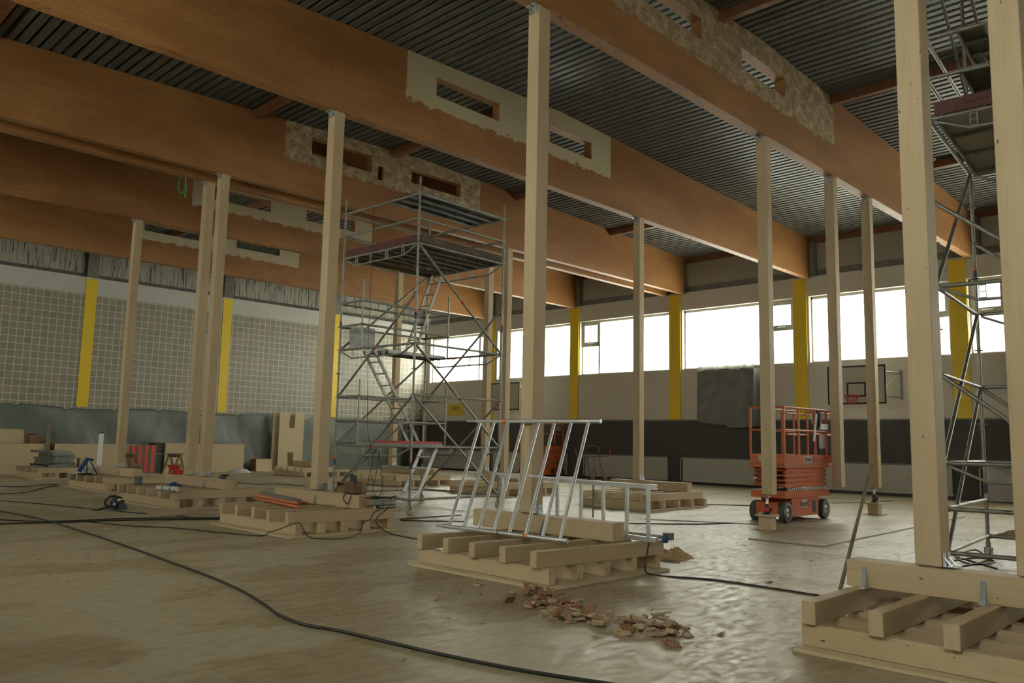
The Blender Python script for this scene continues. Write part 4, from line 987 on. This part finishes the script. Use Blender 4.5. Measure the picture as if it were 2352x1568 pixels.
# ------------------------------------------------------------------ items on crib D
zd2 = zD-.205
def lay(px0, py0, px1, py1, z, r=.03): return at(px0, py0, z), at(px1, py1, z)
for i, (a_, b_, zz, lb) in enumerate([((583, 1143), (690, 1165), .035, 'orange tube nearest the camera on the crib left of the scaffold'), ((586, 1137), (685, 1156), .09, 'orange tube lying above the nearest one'), ((600, 1132), (705, 1154), .035, 'orange tube at the back of the small pile')]):
    a, b = at(a_[0], a_[1], zd2+zz-.012), at(b_[0], b_[1], zd2+zz-.012)
    o = MB().tube([a, b], .021, 10).build('orange_tube', M['orange_mid']); tag(o, lb, 'tube', 'orange tubes on the crib')
o = MB().bar(at(601, 1131, zd2+.07), at(688, 1150, zd2+.07), .08, .05).build('steel_profile', M['galv']); tag(o, 'grey steel profile lying among the orange tubes', 'profile')
t = empty('leather_tool_bag', (7.72, 11.0, zD)); MB().box(-.09, .09, -.16, .16, .002, .19).build('pouch', M['leather'], t, local=True, bevel=.03)
MB().tube(resample([(-.09, .05, .05), (-.16, .03, -.06), (-.15, -.08, -.14), (-.10, -.12, .02)], step=.04), .012, 6).build('strap', M['leather'], t, local=True)
for i in range(5): MB().bar((.02*i-.05, -.12+.05*i, .16), (.03*i-.07, -.14+.07*i, .30), .05, .05, bev=.012).build('tool_handle', M['black'] if i % 3 else M['darkmetal'], t, local=True)
tag(t, 'brown leather tool bag full of tools on the crib header', 'tool bag')
t = empty('cardboard_box', (8.2, 11.75, zd2)); MB().box(8.05, 8.35, 11.55, 11.95, zd2+.001, zd2+.36).build('carton', M['cardboard'], t); MB().add([(8.05, 11.55, zd2+.36), (8.05, 11.95, zd2+.36), (7.92, 11.98, zd2+.34), (7.93, 11.52, zd2+.35)], [(0, 1, 2, 3)]).build('flap', M['cardboard'], t)
tag(t, 'open brown cardboard box behind the leather tool bag', 'box')
t = empty('hand_winch_bundle', (8.0, 10.72, zd2)); a, b = Vector((7.70, 10.575, zd2+.096)), Vector((8.20, 10.555, zd2+.096))
MB().bar(a, b, .09, .08, bev=.01).build('grey_beam', M['galv_dark'], t)
cbm = MB()
for i in range(5):
    pts = [a.lerp(b, f_)+Vector((random.uniform(-.06, .06), random.uniform(-.06, .06), .05+random.uniform(0, .05))) for f_ in (0, .2, .4, .6, .8, 1)]
    cbm.tube(resample(pts, step=.04), .007, 5)
cbm.build('tangled_cord', M['cable'], t)
for f_ in (.02, .93): q = a.lerp(b, f_); MB().bar(q-Vector((.0, 0, .04)), q+Vector((0, 0, .07)), .03, .03).build('orange_clip', M['sticker_o'], t)
tag(t, 'grey bar wound with black cords, beside the leather tool bag', 'tool bundle')
for i, (y_, zz) in enumerate(((1163, .03), (1168, .03))):
    a, b = Vector((7.90, 10.61-.056*i, zd2+.028)), Vector((8.21, 10.59-.056*i, zd2+.028)); o = MB().tube([a, b], .026, 12).build('steel_tube', M['galv']); tag(o, 'short grey steel tube on the crib, %s of two' % ('back one', 'front one')[i], 'tube', 'short steel tubes on the crib')

# ------------------------------------------------------------------ hand truck, sticks
p = at(1378, 1112, 0); t = empty('hand_truck', (23.1, 18.35, 0))
mb = MB()
for y in (-.28, .28): mb.tube([(.15, y, .15), (.0, y, .65), (-.12, y, 1.1)], .016, 8)
mb.tube(resample([(-.12, -.28, 1.1), (-.15, -.26, 1.28), (-.16, -.1, 1.33), (-.16, .1, 1.33), (-.15, .26, 1.28), (-.12, .28, 1.1)], step=.06), .016, 8)
mb.tube([(.1, 0, .15), (-.07, 0, .95)], .012, 6); mb.tube([(-.08, -.75, 1.2), (-.08, -.7, 1.0), (-.08, .72, .92), (-.08, .8, 1.1)], .014, 8)
mb.build('tube_frame', M['darkmetal'], t, local=True)
for y in (-.75, .8): MB().tube([(-.08, y, 1.1), (-.08, y, 1.22)], .022, 8).build('red_grip', M['red'], t, local=True)
MB().box(-.2, .12, -.3, .3, .0, .02).build('toe_plate', M['darkmetal'], t, local=True)
for y in (-.33, .33): MB().lathe([(0, -.03), (.13, -.03), (.13, .03), (0, .03)], (.18, y, .131), (0, 1, 0), 16).build('wheel', M['maroon'], t, local=True)
tag(t, 'dark tube hand truck standing by the window wall radiators', 'hand truck')
a = at(2003, 1072, .62); 
a = Vector((8.0, 3.05, 1.18)); 
def stick(a, b, r, label): o = MB().tube([a, b], r, 8).build('wooden_stick', M['oldwood']); tag(o, label, 'stick')
b = Vector((6.62, 2.86, .2)); d1 = ray(2002, 1068); d2 = ray(1930, 1352)
stick(CAM+d2*((6.60)/d2.x), CAM+d1*(8.3/d1.x), .016, 'thin wooden stick leaning against the left end of the near crib header')
d1 = ray(1357, 1036); stick(at(1362, 1188, .01), Vector((at(1362, 1188, 0).x, at(1362, 1188, 0).y, zat_ if False else .95)), .016, 'thin upright wooden stick behind the standing square-tube frame')

# ------------------------------------------------------------------ thin boards on the floor
def floor_board(pts, z, label):
    n = len(pts); o = MB().prism([(p.x, p.y) for p in pts], 'z', .001, z).build('floor_board', M['floor'])
    tag(o, label, 'board')
c1, c2, c3 = at(1719, 1238), at(1892, 1256), at(2215, 1188)
floor_board([c1, c2, c3, c1+(c3-c2)], .02, 'large thin board on the floor in front of the bottle jacks')
a, b = at(1480, 1193), at(1745, 1205); floor_board([a, b, b+Vector((2.6, 1.2, 0)), a+Vector((2.6, .9, 0))], .018, 'thin board on the floor left of the big orange lift')
a, b = at(372, 1187), at(527, 1177); floor_board([a+Vector((0, 0, 0)), b, b+Vector((.0, 1.2, 0)), a+Vector((0, 1.6, 0))], .02, 'thin board on the floor before the twin posts crib')

# ------------------------------------------------------------------ cables
def cable(pix, label, r=.012, z=None, grp=None):
    pts = [Vector(q_[1:]) if q_[0] == 'W' else atY(q_[1], q_[2], q_[3]) if q_[0] == 'Y' else at(q_[0], q_[1], r if len(q_) == 2 else q_[2]) for q_ in pix]
    o = MB().tube(resample(pts, step=.07), r, 6).build('power_cable', M['cable']); tag(o, label, 'cable', grp)
cable([(-60, 1165), (0, 1173), (100, 1193), (245, 1238), (440, 1308), (540, 1349), (600, 1383), (640, 1411), (700, 1434), (784, 1449), (1000, 1499), (1200, 1539), (1400, 1570), (1500, 1586)], 'long black cable curving across the foreground floor', .013)
cable([(-40, 1203), (110, 1200), (300, 1194), (527, 1191)], 'straight black cable, lower one of the pair reaching the crib left of the scaffold', .013)
cable([(-40, 1190), (100, 1197), (300, 1190), (527, 1188)], 'straight black cable, upper one of the pair reaching the crib left of the scaffold', .011)
cable([(-30, 1147), (100, 1157), (225, 1170)], 'black cable running from the left edge to the circular saw', .01)
cable([(262, 1172), (320, 1178), (400, 1183), (450, 1190), (500, 1190), (527, 1183)], 'black cable passing from the saw towards the crib with orange tubes', .01)
cable([(190, 1197), (300, 1207), (400, 1212), (500, 1222), (600, 1230), ('W', 6.27, 11.0, .045), ('W', 6.33, 10.75, .12), ('W', 6.44, 10.58, .205), ('W', 6.50, 10.52, .20), ('W', 6.52, 10.44, .10), ('W', 6.56, 10.36, .02), (740, 1237), (790, 1236), ('Y', 828, 1222, 10.38), ('Y', 835, 1199, 10.42), ('Y', 850, 1193, 10.44), ('Y', 858, 1178, 10.46), ('W', 7.95, 10.5, .37)], 'thin black cable climbing over the front corner of the crib with orange tubes', .008)
cable([('W', 8.02, 10.46, .37), ('Y', 862, 1195, 10.40), ('Y', 880, 1215, 10.36), (900, 1226), (960, 1238)], 'black cable looping from the bundle to the front crib', .008)
cable([(-30, 1113), (20, 1117), (60, 1117), (110, 1112), (135, 1114), (110, 1117), (60, 1130), (0, 1134), (-40, 1137)], 'black cable loop on the floor at the far left', .012)
cable([(918, 1192), (1000, 1186), (1060, 1182)], 'black cable on the floor left of the front crib', .009)
cable([(920, 1195), (1000, 1196), (1070, 1197)], 'black cable lying parallel to the floor cable left of the front crib', .009)
cable([('Y', 1490, 1248, 5.30), ('Y', 1486, 1272, 5.28), ('Y', 1481, 1298, 5.26), (1492, 1318), (1560, 1325), (1640, 1331), (1760, 1348), (1900, 1370)], 'black cable hanging from the front crib and running right', .010)
cable([(1415, 1201), (1600, 1203), (1700, 1199), (1740, 1190)], 'black cable on the floor leading to the left wheel of the big lift', .011)
cable([(1610, 1158), (1700, 1160), (1735, 1161)], 'black cable between the right crib and the big lift', .011)
cable([(1910, 1155), (1985, 1153), (2050, 1149)], 'black cable on the floor right of the big lift', .010)
cable([(1808, 1140, .5), (1822, 1170, .2), (1838, 1193, .02), (1860, 1197), (1880, 1195)], 'thin black cable hanging down the side of the big lift', .006)
cable([(2190, 1275), (2240, 1262), (2265, 1285), (2200, 1300), (2190, 1287), (2250, 1280), (2285, 1290), (2230, 1295), (2195, 1278), (2290, 1305)], 'coil of black cable on the floor behind the nearest post', .010)
cable([(545, 1108), (590, 1112), (640, 1111), (700, 1116)], 'dark cable on the floor beyond the crib with orange tubes', .012)
def hang(pts, label, r=.006):
    o = MB().tube(resample(pts, step=.08), r, 5).build('hanging_cable', M['cable']); tag(o, label, 'cable')
g0 = W1(.0, 1.35, 5.33)
hang([W1(-.03, 1.42, 6.25), W1(-.03, 1.42, 5.4), W1(-.04, 1.41, 3.5), W1(-.04, 1.36, 2.2), W1(-.03, 1.30, 1.5), W1(-.05, 1.1, 1.1), W1(-.06, 1.2, .6), W1(-.05, 1.3, .3)], 'thin dark cable hanging from the top of the scaffold tower down its left side')
hang([W1(-.03, .95, 1.2), W1(-.03, .98, .8), W1(-.03, 1.08, .42), W1(-.03, .92, .30), W1(-.03, .78, .45), W1(-.03, .86, .85), W1(-.03, .92, 1.2)], 'loop of dark cable hanging below the first scaffold deck')
g_ = at(424, 407, 7.19); t = [g_+Vector(v) for v in ((-.08, 0, 0), (-.13, 0, -.2), (-.08, 0, -.38), (0, 0, -.34), (.04, 0, -.16), (.02, 0, 0))]
o = MB().tube(resample(t, step=.05), .014, 6).tube([t[4], t[4]+Vector((.0, 0, -.3))], .02, 6).build('green_strap', M['green']); tag(o, 'bright green strap hanging from the lower edge of the twin roof beams', 'strap')

# ------------------------------------------------------------------ debris: wood chips, nails, sawdust
rnd = random.Random(11)
spots = []
path = [(1225, 1362), (1262, 1378), (1300, 1395), (1245, 1392), (1290, 1412), (1340, 1405), (1330, 1425), (1390, 1420), (1380, 1440), (1440, 1435), (1440, 1450), (1490, 1425), (1500, 1445), (1530, 1450), (1555, 1455), (1490, 1455)]
for i in range(230):
    if i < 70: q = rnd.choice(path[:5])
    else: q = rnd.choice(path)
    x, y = q[0]+rnd.gauss(0, 17), q[1]+rnd.gauss(0, 6.5)
    spots.append((x, y))
spots += [(1105, 1372), (1052, 1361), (1072, 1352), (1098, 1345), (1018, 1368), (1002, 1378), (1152, 1380), (1172, 1385), (1178, 1363), (1656, 1457), (1766, 1337), (1534, 1478), (1548, 1485), (1575, 1455)]
pos = ['in the scrap pile before the front crib', 'lying alone left of the scrap pile', 'lying alone right of the scrap pile']
big = {4: 1, 11: 1, 23: 1, 60: 1, 77: 1, 101: 1, 120: 1}
for i, (x, y) in enumerate(spots):
    p = at(x, y); L_ = rnd.uniform(.02, .055); W_ = rnd.uniform(.018, .035); H_ = rnd.uniform(.004, .011); br = i in big or i % 9 == 3 or (x > 1520 and y > 1470)
    if br: L_ = .05; W_ = .045; H_ = .008
    tz = rnd.uniform(0, 6.3); tx = rnd.uniform(-.35, .35) if not br else rnd.uniform(.3, 1.0); 
    if x > 1520 and y > 1470: tx = .1
    t = empty('wood_chip', (p.x, p.y, .0), tz)
    vs = [Vector((sx_*L_*rnd.uniform(.75, 1.05)/1, sy_*W_*rnd.uniform(.75, 1.05), sz_*H_)) for sz_ in (-1, 1) for sy_ in (-1, 1) for sx_ in (-1, 1)]
    R_ = Matrix.Rotation(tx, 3, 'X'); vs = [R_ @ v for v in vs]; mz = min(v.z for v in vs); lift_ = rnd.choice([0, 0, .010, .02, .035]) if i < 230 else 0
    vs = [v+Vector((0, 0, -mz+.001+lift_)) for v in vs]
    MB().add(vs, [(0, 2, 3, 1), (4, 5, 7, 6), (0, 1, 5, 4), (2, 6, 7, 3), (0, 4, 6, 2), (1, 3, 7, 5)]).build('chip', M['scrapbrown'] if br else M['scrap'], t, local=True)
    if rnd.random() < .16 or 230 <= i < 237: MB().tube([(0, 0, -mz), (rnd.uniform(-.02, .02), rnd.uniform(-.02, .02), -mz+rnd.uniform(.03, .06))], .0018, 4).build('nail', M['oldwood'], t, local=True)
    where = pos[0] if i < 230 else (pos[1] if x < 1200 else pos[2])
    tag(t, ('brown-faced square wood chip ' if br else 'splintered pale wood chip ') + where, 'wood chip', 'wood chips %s%s' % ('brown ' if br else '', where))
def dust(name, c, rx, ry, h, label, seed): crumple(name, c, rx, ry, h, M['sawdust'], label, 'sawdust', seed)['kind'] = 'stuff'
p = at(1465, 1228, 0); dust('sawdust_heap', (9.15, 6.0, 0), .35, .25, .10, 'small heap of sawdust and chips beyond the right end of the front crib', 21)
p = at(2335, 1235, 0); dust('sawdust_heap', (p.x, p.y, 0), .45, .4, .10, 'heap of sawdust on the floor at the right edge', 22)
# small loose splinters over the floor
mb = MB()
for i in range(500):
    x = rnd.uniform(2.5, 24); y = rnd.uniform(.5, 20); a = rnd.uniform(0, PI); l = rnd.uniform(.01, .035)
    d = Vector((math.cos(a), math.sin(a), 0))*l; w_ = Vector((-d.y, d.x, 0))*.18
    c = Vector((x, y, .002)); mb.add([c-d-w_, c+d-w_, c+d+w_, c-d+w_, c-d*.6+Vector((0, 0, .004)), c+d*.7+Vector((0, 0, .005))], [(0, 1, 2, 3), (0, 1, 5, 4), (3, 2, 5, 4)])
o = mb.build('wood_splinters', M['oldwood']); tag(o, 'tiny dark splinters scattered over the whole floor', 'splinters', kind='stuff')
